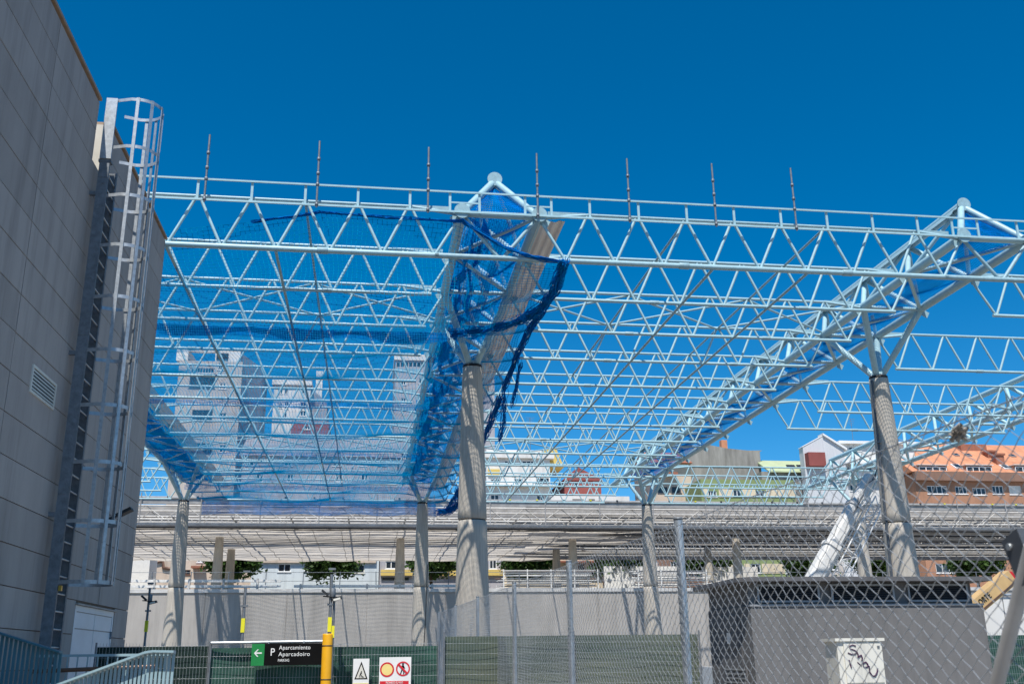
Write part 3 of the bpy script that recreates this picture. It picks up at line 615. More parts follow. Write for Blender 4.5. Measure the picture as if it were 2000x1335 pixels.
def building(name, label, x0, x1, ytop, V, m, wins=(), depth=9, z0=DZ, wm=WHITE, yref=None, cat='building', ztop=None):
    yr = yref or ytop+60; u0, u1 = at(x0, yr, V).x, at(x1, yr, V).x; z1 = at((x0+x1)/2, ytop, V).z
    b = thing(name, label, cat, ((u0+u1)/2, V, z0)); b.location.z = z0
    hs = [rect(*wn[:4], V) for wn in wins]
    hs = [(max(a, u0+.1), min(c, u1-.1), p, q) for a, c, p, q in hs]
    facade(b, V, u0, u1, z0, z1, hs, m, depth)
    for h, wn in zip(hs, wins):
        k = wn[4] if len(wn) > 4 else {}
        window(b, V, h, **{'fm': wm, **k})
    return b, u0, u1, z1
def roofslab(b, u0, u1, V, z, t, m, over=.3, depth=9, name='roof_slab'): MB().box((u0-over, V-over, z+.003), (u1+over, V+depth, z+t)).build(name, m, b)
def antenna(u, v, z, label, h=4):
    t = thing('roof_antenna', label, 'antenna', (u, v, z)); rod('mast', (u, v, z), (u, v, z+h), .035, GALVD, t, 6)
    for k in range(4): rod('element', (u-.6+.1*k, v, z+h-.25*k), (u+.6-.1*k, v, z+h-.25*k), .02, GALVD, t, 5)

# towers behind the net
b, u0, u1, z1 = building('apartment_tower', 'white apartment tower with dark barred balconies behind the blue net', 345, 470, 705, 140, B_STONE,
    [(425, 688+20, 446, 722, {'bars': 6}), (370, 735, 420, 758, {'fm': DGREY, 'bars': 12, 'panes': 4}), (428, 747, 442, 759, {'bars': 4}), (372, 718, 420, 728, {'bars': 9}), (375, 800, 415, 822, {'fm': DGREY, 'bars': 12, 'panes': 4}), (428, 806, 442, 820, {}), (375, 865, 415, 885, {'fm': DGREY, 'bars': 12, 'panes': 4}), (428, 868, 442, 882, {})], 14)
ul, ur = at(345, 690, 140).x, at(470, 690, 140).x; zt = at(400, 680, 140).z
MB().box((ul, 140, z1+.003), (ul+1.6, 154, zt)).box((at(421, 690, 140).x, 140, z1+.003), (ur, 147, zt)).box((ul+1.6, 140.1, zt-.5), (at(421, 690, 140).x, 140.8, zt-.05)).build('roof_frame', B_WHITE, b)
x0, x1, za, zb_ = rect(423, 690, 446, 703, 140); 
MB().box((x0, 139.9, za), (x1, 140.02, zb_)).build('roof_window', LOUV, b)
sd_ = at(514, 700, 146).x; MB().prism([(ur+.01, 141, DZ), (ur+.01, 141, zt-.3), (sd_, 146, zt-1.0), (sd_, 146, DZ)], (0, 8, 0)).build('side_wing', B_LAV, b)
b, u0, u1, z1 = building('apartment_tower', 'white stepped apartment block with small windows behind the net, chimney on top', 532, 604, 752, 150, B_WHITE,
    [(544, 753+6, 552, 768), (556, 755+4, 562, 768), (590, 755, 600, 768), (545, 788, 551, 797), (556, 784, 563, 798), (586, 785, 598, 795), (586, 802, 598, 812), (552, 806, 560, 815)], 12)
MB().box((u0-.3, 149.6, z1+.003), (u1+.2, 162, z1+.7)).build('roof_slab', B_WHITE, b)
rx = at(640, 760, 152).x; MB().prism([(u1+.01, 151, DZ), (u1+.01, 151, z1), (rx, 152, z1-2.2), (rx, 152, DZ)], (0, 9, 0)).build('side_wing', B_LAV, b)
cx = at(624, 740, 153).x; MB().box((cx-.5, 152.5, z1-2), (cx+.5, 153.5, at(624, 726, 153).z)).build('chimney', B_WHITE, b)
building('red_building', 'dark red rendered block between the towers behind the net', 566, 640, 822, 135, B_RED, [(595, 832, 606, 838)], 8)
b, u0, u1, z1 = building('long_house', 'long low grey house with slate roof seen through the net', 470, 775, 892, 124, B_LAV,
    [(x, 897, x+16, 909, {}) for x in (480, 555, 650, 700, 740)]+[(x, 925, x+14, 940, {}) for x in (500, 560, 655, 705)], 10)
zr = at(600, 856, 130).z; MB().prism([(u0-.4, 123.5, z1), (u0-.4, 130, zr), (u0-.4, 134, z1)], (u1-u0+.8, 0, 0)).build('roof', SLATE, b)
for x in (530, 640, 710): p = at(x, 878, 126.5); box('skylight', p, (1.2, .8, .1), LOUV, b, Matrix.Rotation(.6, 4, 'X'))
b, u0, u1, z1 = building('apartment_tower', 'grey-brown tower with white windows left of the tallest column', 771, 842, 704, 150, B_LAV,
    [(775+8*k, 694+14, 781+8*k, 712+4, {'fm': DGREY, 'panes': 1, 'sill': False}) for k in range(7)]+[(818, y, 828, y+11) for y in (738, 775, 812, 850, 888)]+[(783, y, 793, y+11) for y in (740, 777, 845, 884)], 14)
roofslab(b, u0, u1, 150, z1, 1.0, B_WHITE, .2, 14)
building('stair_tower', 'grey plain tower block sliver right of the tallest column', 945, 966, 740, 150, B_LAV, [(951, 752, 956, 764, {'panes': 1}), (951, 800, 956, 812, {'panes': 1}), (951, 830, 956, 842, {'panes': 1})], 8)
# right of the central column
b, u0, u1, z1 = building('white_apartments', 'white apartment block with terraces and yellow attic behind the trusses', 950, 1075, 895, 122, B_WHITE,
    [(985, 899, 1008, 907, {'panes': 3}), (1020, 899, 1045, 906, {'panes': 3}), (958, 935, 978, 943, {'panes': 3}), (1004, 934, 1020, 944), (1048, 933, 1092-20, 942, {'fm': DGREY, 'panes': 3}), (958, 965, 975, 976), (1048, 966, 1070, 977, {'panes': 3})], 10)
roofslab(b, u0, u1, 122, z1, .5, B_WHITE, .5)
a0, a1 = at(950, 885, 124).x, at(1058, 885, 124).x; MB().box((a0, 124, z1+.51), (a1, 130, at(1000, 878, 124).z)).build('attic', B_WHITE, b)
a0, a1 = at(1062, 895, 123).x, at(1100, 895, 123).x; MB().prism([(a0, 122.6, z1-.5), (a0, 122.6, z1+1.4), (a0+1.6, 122.6, z1+1.4), (a1, 122.6, z1-.9)], (0, 6, 0)).build('yellow_gable', B_YELL, b)
a0, a1 = at(953, 920, 121.8).x, at(976, 920, 121.8).x; MB().box((a0, 121.75, at(960, 927, 122).z), (a1, 121.98, at(960, 916, 122).z)).build('yellow_panel', B_YELL, b)
MB().box((u0-.2, 121.2, at(1000, 951, 122).z), (u1+.5, 121.98, at(1000, 947, 122).z)).build('balcony_slab', B_WHITE, b)
antenna(at(1036, 880, 125).x, 125, z1+1, 'thin roof antenna over the white apartment block', 5)
b, u0, u1, z1 = building('red_house', 'dark red gabled house between the white block and beige house', 1104, 1176, 938, 126, B_RED, [(1120, 942, 1128, 950, {'panes': 1})], 10)
MB().prism([(u0-.3, 125.8, z1+.003), ((u0+u1)/2-.6, 125.8, at(1135, 912, 126).z), (u1+.3, 125.8, z1+.003)], (0, 10, 0)).build('gable_roof', B_RED, b)
building('white_house', 'low white house with brown windows behind the trusses', 1078, 1232, 968, 120, B_WHITE, [(1118, 974, 1140, 979, {'fm': BROWNP}), (1150, 974, 1162, 979, {'fm': BROWNP})], 8, cat='house')
b, u0, u1, z1 = building('beige_house', 'beige house with brown balcony left of the concrete party wall', 1278, 1352, 905, 118, B_BEIGE, [(1285, 950, 1304, 962, {'fm': DGREY}), (1312, 950, 1330, 962, {'fm': DGREY}), (1284, 1095, 1292, 1110), (1320, 1095, 1335, 1110)], 9, cat='house')
MB().prism([(u0-.5, 117.3, z1+.003), (u0-.5, 122, z1+2.2), (u0-.5, 127, z1+.003)], (u1-u0+.6, 0, 0)).build('roof', TILED, b)
MB().box((u0-.3, 116.9, at(1300, 929, 118).z), (u1-2, 117.98, at(1300, 924, 118).z)).build('balcony', TILED, b)
b, u0, u1, z1 = building('concrete_block', 'tall bare concrete party wall with red chimney beside the girder', 1338, 1489, 880, 122, B_PARTY, [], 9)
zq = [at(x, y, 122).z for x, y in ((1338, 868), (1385, 868), (1420, 875), (1460, 879), (1489, 879))]; xq = [at(x, 880, 122).x for x in (1338, 1385, 1420, 1460, 1489)]
MB().prism([(u0, 122, z1+.003)]+[(a, 122, max(c, z1+.05)) for a, c in zip(xq, zq)]+[(u1, 122, z1+.003)], (0, 9, 0)).build('parapet', B_PARTY, b)
MB().box((u0+.1, 121.94, at(1400, 912, 122).z), (u1-.1, 121.99, at(1400, 911, 122).z)).build('string_course', SILL, b)
p = at(1413, 870, 124); MB().box((p.x-.4, 123.6, p.z-1), (p.x+.4, 124.4, at(1413, 860, 124).z)).build('chimney', TILE, b)
b, u0, u1, z1 = building('green_house', 'green and cream banded house front below the concrete party wall', 1372, 1556, 936, 112, B_GREEN,
    [(1383, 958, 1400, 970, {'panes': 3}), (1432, 956, 1448, 969), (1476, 957, 1494, 969), (1467, 1100, 1486, 1118, {}), (1438, 1102, 1452, 1112, {}), (1534, 1102, 1548, 1119, {}), (1400, 1102, 1414, 1116)], 9, cat='house')
MB().box((u0, 111.9, at(1450, 972, 112).z), (u1, 111.99, at(1450, 953, 112).z)).build('cream_band', B_CREAM, b) if False else None
for x0_, x1_ in ((1374, 1382), (1404, 1431), (1450, 1475), (1496, 1554)):
    c0, c1, p, q = rect(x0_, 954, x1_, 971, 112); MB().box((c0, 111.94, p), (c1, 111.995, q)).build('cream_panel', B_CREAM, b)
for x0_, x1_ in ((1415, 1436), (1454, 1465), (1488, 1532), (1549, 1556)):
    c0, c1, p, q = rect(x0_, 1100, x1_, 1119, 112); MB().box((c0, 111.94, p), (c1, 111.995, q)).build('cream_panel', B_CREAM, b)
b, u0, u1, z1 = building('lime_roof_house', 'small house with pale lime roof left of the white gable house', 1492, 1590, 921, 118, B_PARTY, [], 9, cat='house')
MB().prism([(u0+.8, 117.5, z1+.003), (u0+1.4, 123, at(1510, 899, 123).z), (u0+1.4, 123.1, at(1510, 899, 123).z-.2), (u0+.8, 117.5, z1-.15)], (u1-u0, 0, 0)).build('roof', B_LIME, b)
for x in (1545, 1565): p = at(x, 912, 119.5); box('skylight', (p.x, p.y, p.z+.1), (1.1, .7, .1), LOUV, b, Matrix.Rotation(.75, 4, 'X'))
# white gable house
b = thing('gable_house', 'white house with corrugated gable end and red dormer box', 'house', (at(1610, 900, 116).x, 116, DZ))
V = 116; pts = [at(x, y, V) for x, y in ((1568, 873), (1607, 850), (1648, 876))]; L0, L1, L2 = pts
MB().prism([(L0.x, V, DZ), L0, L1, L2, (L2.x, V, DZ)], (0, 1.2, 0)).build('gable_end', CORR, b)
MB().prism([(L1.x-.1, V-.3, L1.z+.25), (L2.x+.3, V-.3, L2.z+.05), (L2.x+.3, V-.3, L2.z-.25), (L1.x-.1, V-.3, L1.z)], (0, 1.5, 0)).build('verge_board', WHITE, b)
MB().prism([(L1.x+.1, V-.05, L1.z+.1), (L0.x-.1, V-.05, L0.z+.08), (L0.x-.1, V-.05, L0.z), (L1.x+.1, V-.05, L1.z)], (0, 1.25, 0)).build('verge_board', WHITE, b)
p = at(1593, 898, 115.4); MB().box((p.x-1.1, 114.9, p.z-.8), (p.x+1.1, 115.97, p.z+.9)).build('dormer_box', B_RED, b)
b, u0, u1, z1 = building('white_house', 'white house front with dark windows behind the right front column', 1650, 1792, 868, 117, B_WHITE,
    [(1658, 872, 1682, 880, {'panes': 3}), (1652, 912, 1672, 921, {}), (1680, 912, 1704, 921, {}), (1762, 916, 1776, 926), (1660, 945, 1676, 958), (1764, 943, 1775, 957), (1765, 974, 1776, 984), (1655, 976, 1676, 982), (1620+36, 1100, 1676, 1112), (1762, 1085, 1776, 1098)], 9, cat='house')
roofslab(b, u0, u1, 117, z1, .35, WHITE, .5)
zc = at(1700, 904, 117).z; MB().box((u0-.1, 116.2, zc-.25), (u1+.5, 116.98, zc)).build('cornice', WHITE, b)
zc = at(1700, 936, 117).z; MB().box((u0-.1, 116.4, zc-.2), (u1+.3, 116.98, zc)).build('cornice', B_STONE, b)
c0, c1, p, q = rect(1650, 940, 1792, 990, 117)
antenna(at(1665, 850, 120).x, 120, z1, 'thin roof antenna above the white house front', 4)
# brick building with orange roof
WN = [(1811, 948, 1850, 964, {'panes': 4}), (1866, 949, 1889, 964, {'panes': 3}), (1900, 952, 1926, 966, {'panes': 3}), (1938, 948, 1960, 964, {'panes': 3}), (1971, 948, 1995, 965, {'panes': 2, 'sh': .1}), (1828, 1100, 1868, 1118, {'panes': 3}), (1943, 982, 1964, 988, {'panes': 3}), (1976, 982, 1998, 988, {'panes': 3}), (1810, 982, 1850, 988, {'panes': 4}), (2020, 948, 2045, 964, {}), (1935, 1096, 1960, 1116, {'panes': 3})]
b, u0, u1, z1 = building('brick_apartments', 'brick apartment block with bright orange tiled roof at right edge', 1793, 2130, 926, 114, B_BRICK, WN, 12)
zp = at(1900, 940, 114).z; MB().box((u0-.2, 113.3, zp), (u1, 113.98, z1+.15)).build('parapet_band', B_BRICKD, b)
zr = at(1900, 868, 122).z; MB().prism([(u0-.4, 113.6, z1+.16), (u0-.4, 122, zr), (u0-.4, 130, z1+.16)], (u1-u0+.8, 0, 0)).build('roof', TILE, b)
def rz(v): return z1+.16+(zr-z1-.16)*(v-113.6)/8.4
for x0_, x1_ in ((1795, 1848), (1888, 1936), (1983, 2040)):
    c0, c1, p, q = rect(x0_, 911, x1_, 924, 114); db = MB().box((c0-.15, 114.0, p-.1), (c1+.15, 119, q+.18)).build('dormer', B_BRICK, b)
    mb = MB().box((c0, 113.9, p), (c1, 113.97, p+.1)).box((c0, 113.9, q-.1), (c1, 113.97, q))
    for k in range(5): x = c0+(c1-c0)*k/4; mb.box((x-.05, 113.9, p+.1), (x+.05, 113.97, q-.1))
    mb.build('dormer_window', WHITE, db); MB().poly([(c0, 113.98, p), (c1, 113.98, p), (c1, 113.98, q), (c0, 113.98, q)]).build('pane', GLASS, db)
    MB().box((c0-.25, 113.75, q+.183), (c1+.25, 119.0, q+.25)).build('dormer_roof', WHITE, db)
ang = math.atan2(zr-z1-.16, 8.4)
for x, y, v in ((1870, 915, 115), (1965, 915, 115), (1815, 893, 118.5), (1868, 893, 118.5), (1892, 893, 118.5), (1978, 893, 118.5)):
    c = at(x, y, v); box('roof_window', (c.x, v, rz(v)+.08), (1.1 if v < 116 else .7, 1.4 if v < 116 else .7, .16), WHITE if v < 116 else SILL, b, Matrix.Rotation(ang, 4, 'X')); box('roof_pane', (c.x, v-.03, rz(v)+.17), (.8 if v < 116 else .5, 1.1 if v < 116 else .5, .03), GLASS, b, Matrix.Rotation(ang, 4, 'X'))
for x, y0_, y1_, v in ((1948, 890, 918, 116.3), (1932, 884, 898, 118.3)):
    c = at(x, y0_, v); MB().box((c.x-.55, v-.5, rz(v)-1), (c.x+.55, v+.5, c.z)).box((c.x-.7, v-.65, c.z+.003), (c.x+.7, v+.65, c.z+.25)).build('chimney', TILED, b)
c0 = at(1875, 880, 120.3); c1 = at(1925, 880, 120.3); MB().box((c0.x, 120, rz(120)-.2), (c1.x, 121.5, rz(120)+.9)).build('roof_hatch', TILED, b)
MB().box((u0+1, 113.55, z1+.02), (u1, 113.65, z1+.06)).build('gutter', SILL, b)
# low fronts seen under the canopy
b, u0, u1, z1 = building('low_house', 'beige shop front with brown pipe and awning under the canopy', 296, 492, 1040, 110, B_BEIGE, [(385, 1090, 398, 1097, {}), (355, 1112, 372, 1122, {'fm': BROWNP})], 8, cat='house')
MB().tube([at(305, 1097, 109.9), at(318, 1095, 109.9), at(319, 1108, 109.9), at(332, 1110, 109.9)], .18, 6).build('wall_pipe', BROWNP, b)
c0, c1, p, q = rect(375, 1105, 400, 1109, 109.3); MB().box((c0, 108.6, p), (c1, 109.98, q)).build('awning', TILED, b)
t = thing('site_cabin', 'white site cabin beside the grey building corner under the canopy', 'cabin', (at(275, 1105, 100.5).x, 100.5, DZ)); c0, c1, p, q = rect(235, 1086, 292, 1124, 100.5); MB().box((c0, 100.5, DZ), (c1, 104, q)).build('shell', WHITE, t); MB().box((c0-.1, 100.4, q+.003), (c1+.1, 104.1, q+.12)).build('cabin_roof', WHITE, t)
b, u0, u1, z1 = building('low_house', 'pale house with three dark windows under the canopy, mid-left', 492, 740, 1040, 108, B_PALE, [(543, 1100, 568, 1116, {}), (594, 1101, 614, 1116, {}), (689, 1102, 712, 1118, {'fm': IVORY}), (655, 1104, 670, 1118, {})], 8, cat='house')
c0, c1, p, q = rect(490, 1060, 736, 1098, 107.7); MB().box((u0, 107.7, p), (u1-.3, 107.99, q)).build('beige_band', B_BEIGE, b)
b, u0, u1, z1 = building('low_house', 'grey and yellow house with white-framed windows under the canopy', 742, 982, 1040, 108, B_LAV, [(753, 1095, 775, 1110, {'panes': 2}), (956, 1091, 970, 1110, {}), (835, 1096, 850, 1110), (745, 1125, 800, 1135, {'fm': SILL, 'panes': 1, 'sill': False})], 8, cat='house')
c0, c1, p, q = rect(745, 1112, 978, 1123, 107.7); MB().box((u0+.1, 107.6, p), (u1, 107.99, q)).build('yellow_band', B_YELL, b)
b, u0, u1, z1 = building('low_house', 'cream house with brown door frames under the canopy, right of the tree', 984, 1176, 1040, 108, B_CREAM, [(1000, 1092, 1012, 1110), (1078, 1092, 1086, 1110, {}), (1129, 1099, 1142, 1121, {'fm': TILED, 'panes': 1}), (1150, 1099, 1163, 1121, {'fm': TILED, 'panes': 1})], 8, cat='house')
MB().box((u0, 106.9, at(1100, 1097, 107).z), (u1+.2, 107.99, at(1100, 1094, 107).z)).build('eave', TILED, b)
building('low_house', 'brown house front under the canopy between white wall and green house', 1178, 1372, 1040, 111, B_BRICKD, [(1270, 1095, 1284, 1106), (1310, 1096, 1322, 1108), (1352, 1096, 1362, 1112, {})], 8, cat='house')
t = thing('white_wall', 'plain white site wall under the canopy behind the rear column', 'wall', (at(1250, 1110, 96).x, 96, DZ)); c0, c1, p, q = rect(1180, 1105, 1335, 1122, 100); MB().box((c0, 100, DZ), (c1, 100.3, q)).build('panel', WHITE, t)
t = thing('white_wall', 'plain white wall under the canopy left of the green house windows', 'wall', (at(1420, 1110, 96).x, 96, DZ)); c0, c1, p, q = rect(1372, 1106, 1480, 1126, 100); MB().box((c0, 100, DZ), (c1, 100.3, q)).build('panel', B_WHITE, t)
building('low_house', 'grey house front under the canopy behind the crane boom', 1558, 1648, 1040, 113, B_STONE, [(1575, 1098, 1590, 1112), (1620, 1098, 1634, 1112)], 8, cat='house')

# ------------------------------------------------------------------ street trees
def leaf_mesh(seed, n=6000):
    r = np.random.default_rng(seed); cl = r.normal(size=(34, 3)); cl /= np.linalg.norm(cl, axis=1, keepdims=True); cl *= (r.random((34, 1))**.4)*np.array([[2.1, 2.1, 1.5]])
    c = cl[r.integers(0, 34, n)]+r.normal(size=(n, 3))*.42
    a = r.normal(size=(n, 3)); a /= np.linalg.norm(a, axis=1, keepdims=True); b2 = np.cross(a, r.normal(size=(n, 3))); b2 /= np.linalg.norm(b2, axis=1, keepdims=True)
    sz = (.13+.12*r.random((n, 1))); V = np.stack([c-a*sz, c+b2*sz*.6, c+a*sz, c-b2*sz*.6], 1).reshape(-1, 3)
    me = bpy.data.meshes.new('foliage'); me.from_pydata(V.tolist(), [], np.arange(4*n).reshape(-1, 4).tolist()); me.materials.append(LEAF); return me
LM = [leaf_mesh(s) for s in (1, 2, 3)]
TR = [(448, 1092, 'behind the two canopy columns at left'), (648, 1090, 'above the lamp pole at centre left'), (842, 1092, 'just left of the tallest front column'), (1030, 1092, 'right of the tallest front column'), (1215, 1092, 'left of the rear fence-side column'), (1380, 1094, 'between two canopy columns at centre right'), (1578, 1096, 'left of the crane boom'), (1715, 1094, 'right of the crane boom'), (1905, 1096, 'below the orange-roofed block at right')]
for q, (x, y, wh) in enumerate(TR):
    c = at(x, y+8, 102); t = thing('street_tree', f'round green street tree under the canopy {wh}', 'tree', (c.x, c.y, DZ), 'street trees under the canopy')
    mb = MB(); mb.tube([(c.x, c.y, DZ-.1), (c.x+.05, c.y, DZ+1.2), (c.x, c.y, c.z-.3), (c.x+.1, c.y, c.z+1)], [.2, .17, .14, .05], 8)
    for k in range(5): a = k*1.26; mb.tube([(c.x, c.y, c.z-1.2+.15*k), (c.x+.7*math.cos(a), c.y+.7*math.sin(a), c.z-.4), (c.x+1.5*math.cos(a), c.y+1.5*math.sin(a), c.z+.4)], [.08, .06, .03], 6)
    mb.build('trunk', BARK, t)
    o = link(bpy.data.objects.new('crown', LM[q % 3])); adopt(o, t); o.matrix_basis = Matrix.Translation((c.x, c.y, c.z+.35)) @ Matrix.Rotation(q*1.3, 4, 'Z') @ Matrix.Diagonal((1.15, 1.15, 1.0, 1))

# ------------------------------------------------------------------ site fences with green tarpaulin
def mesh_fence(label, u0, u1, V, h, tm, wire=True, sag=.012, wm=GALV):
    t = thing('site_fence', label, 'fence', ((u0+u1)/2, V, 0), 'green site fences')
    P = [[(u, V+.05+sag*math.sin(u*5+z*3)+sag*math.sin(u*2.2-z*4), z) for u in np.linspace(u0, u1, int((u1-u0)*12)+2)] for z in np.linspace(.05, h-.04, 14)]
    MB().grid(P).build('tarpaulin', tm, t)
    if wire:
        us = np.arange(u0, u1, .05); zs = np.arange(.08, h+.01, .165)
        A = [(u, V, .08) for u in us]+[(u0, V, z) for z in zs]; B = [(u, V, h+.02) for u in us]+[(u1, V, z) for z in zs]; tag(strands('wire_mesh', A, B, .0028, wm, t), kind='stuff')
    x = u0
    while x <= u1+.01: rod('post', (x, V-.02, 0), (x, V-.02, h+.03), .015, GALVD, t, 8); x += max((u1-u0)/max(round((u1-u0)/2.2), 1), .5)
    return t
mesh_fence('dark green tarpaulin fence beside the grey building', -4.2, -2.47, 17.15, 1.93, TARPD)
f2 = mesh_fence('green tarpaulin fence with top pipe behind the parking sign', -2.44, -.66, 17.1, 1.9, TARP)
rod('top_pipe', (-2.44, 17.05, 1.935), (-.6, 17.05, 1.945), .026, GALV, f2)
mesh_fence('green tarpaulin fence carrying the two warning signs', -.6, 1.18, 17.1, 1.9, TARP)
mesh_fence('faded green tarpaulin fence behind the chain-link fence', 1.3, 5.72, 17.4, 2.05, TARPP)
mesh_fence('green tarpaulin fence right of the grey kiosk below the white hoarding', 11.2, 16.5, 19.5, 2.02, TARP)
t = thing('hoarding', 'plain white hoarding panel right of the grey kiosk', 'hoarding', (15.5, 23.5, 0))
for k in range(4): MB().box((12.5+k*1.55, 23.5, 0), (14.02+k*1.55, 23.56, 2.95)).build('panel', B_WHITE, t)
rod('top_rail', (12.5, 23.48, 3.0), (18.7, 23.48, 3.0), .03, GALV, t)

# parking sign
t = thing('parking_sign', 'black and green parking sign with white arrow on the fence', 'sign', (-1.24, 16.95, 1.6))
z0, z1_ = 1.585, 1.915; u0, u1 = -1.79, -.69; VS = 16.93
span('board', (u0+.2, VS, z0), (u1, VS+.025, z1_), BLACK, t); span('green_field', (u0, VS, z0), (u0+.199, VS+.025, z1_), GREENS, t)
cx, cz = u0+.1, 1.775
MB().prism([(cx-.06, VS-.004, cz), (cx-.01, VS-.004, cz+.055), (cx+.012, VS-.004, cz+.055), (cx-.028, VS-.004, cz+.011), (cx+.06, VS-.004, cz+.011), (cx+.06, VS-.004, cz-.011), (cx-.028, VS-.004, cz-.011), (cx+.012, VS-.004, cz-.055), (cx-.01, VS-.004, cz-.055)], (0, .003, 0)).build('arrow', WHITE, t)
text('lettering', 'P', .16, WHITE, t, (u0+.29, VS-.004, 1.735), width=.062)
text('lettering', 'Aparcamiento', .088, WHITE, t, (u0+.425, VS-.004, 1.825), width=.49); text('lettering', 'Aparcadoiro', .088, WHITE, t, (u0+.42, VS-.004, 1.725), width=.49); text('lettering', 'PARKING', .058, WHITE, t, (u0+.415, VS-.004, 1.642), width=.175)
for x in (u0+.25, u1-.3): span('fixing_clip', (x, VS-.01, z1_), (x+.015, VS+.06, z1_+.04), GALV, t)

def disc(cx, cz, r0, r1, V, m, name, parent, n=28):
    mb = MB(); P = [[(cx+r*math.cos(2*math.pi*k/n), V, cz+r*math.sin(2*math.pi*k/n)*1.0) for k in range(n)] for r in (r0, r1)]
    if r0 > 0: mb.grid(P, False, True)
    else: mb.poly(P[1])
    mb.grid([P[1], [(p[0], V+.002, p[2]) for p in P[1]]], False, True); return mb.build(name, m, parent)
def figure(cx, cz, h, V, m, parent, dig=False):
    mb = MB(); k = h
    def seg(a, b, w): 
        a = Vector((cx+a[0]*k, V, cz+a[1]*k)); b = Vector((cx+b[0]*k, V, cz+b[1]*k)); d = (b-a).normalized(); s = Vector((d.z, 0, -d.x))*w*k/2; mb.prism([a+s, b+s, b-s, a-s], (0, .002, 0))
    n = 12; mb.prism([(cx+(.02+.09*math.cos(6.283*i/n)+(.1 if dig else 0))*k, V, cz+(.42+.09*math.sin(6.283*i/n))*k) for i in range(n)], (0, .002, 0))
    if dig:
        for a, b, wd in (((.08, .32), (-.02, .02), .17), ((-.02, .02), (-.16, -.2), .1), ((-.16, -.2), (-.18, -.45), .09), ((0, 0), (.1, -.2), .1), ((.1, -.2), (.06, -.45), .09), ((.08, .25), (.2, .08), .07), ((-.12, .02), (.36, -.32), .04)): seg(a, b, wd)
        mb.prism([(cx+x*k, V, cz+z*k) for x, z in ((.2, -.45), (.36, -.26), (.55, -.45))], (0, .002, 0))
    else:
        for a, b, wd in (((.02, .3), (0, -.02), .22), ((-.03, 0), (-.12, -.24), .1), ((-.12, -.24), (-.2, -.48), .09), ((.03, 0), (.1, -.24), .1), ((.1, -.24), (.1, -.5), .09), ((.08, .26), (.2, .02), .07), ((-.06, .26), (-.18, .06), .07)): seg(a, b, wd)
    return mb.build('pictogram', m, parent)
t = thing('works_sign', 'white and yellow roadworks warning sign with black triangle on the fence', 'sign', (-.06, 16.95, 1.1))
VS = 16.97; span('board', (-.19, VS, .98), (.065, VS+.012, 1.672), WHITE, t)
span('text_field', (-.185, VS-.003, .985), (.06, VS, 1.30), YELS, t)
MB().prism([(-.165, VS-.003, 1.36), (.045, VS-.003, 1.36), (-.06, VS-.003, 1.63)], (0, .002, 0)).build('triangle_border', BLACK, t)
MB().prism([(-.138, VS-.006, 1.376), (.018, VS-.006, 1.376), (-.06, VS-.006, 1.583)], (0, .002, 0)).build('triangle_field', IVORY, t)
figure(-.068, 1.432, .10, VS-.009, BLACK, t, True)
text('lettering', 'ZONA', .05, BLACK, t, (-.115, VS-.006, 1.235), width=.1); text('lettering', 'DE OBRAS', .05, BLACK, t, (-.15, VS-.006, 1.165), width=.17)
t = thing('prohibition_sign', 'white sign with two red circles over a red text block on the fence', 'sign', (.48, 16.95, 1.1))
span('board', (.225, VS, .98), (.735, VS+.012, 1.69), WHITE, t); span('text_field', (.24, VS-.003, .985), (.70, VS, 1.325), REDS, t)
disc(.35, 1.5, .088, .113, VS-.004, REDS, 'ring', t); disc(.35, 1.5, 0, .088, VS-.003, YELS, 'ring_field', t)
disc(.605, 1.51, .09, .113, VS-.004, REDS, 'ring', t); figure(.60, 1.51, .17, VS-.005, BLACK, t)
MB().prism([(.60-.088, VS-.009, 1.51+.068), (.60-.068, VS-.009, 1.51+.088), (.60+.088, VS-.009, 1.51-.068), (.60+.068, VS-.009, 1.51-.088)], (0, .002, 0)).build('slash', REDS, t)
for k, (s, wd) in enumerate((('PROHIBIDO EL PASO', .27), ('EXCEPTO', .14), ('PERSONAS Y VEHICULOS', .37), ('AUTORIZADOS', .22))): text('lettering', s, .046, WHITE, t, (.47-wd/2, VS-.006, 1.285-k*.062), width=wd)

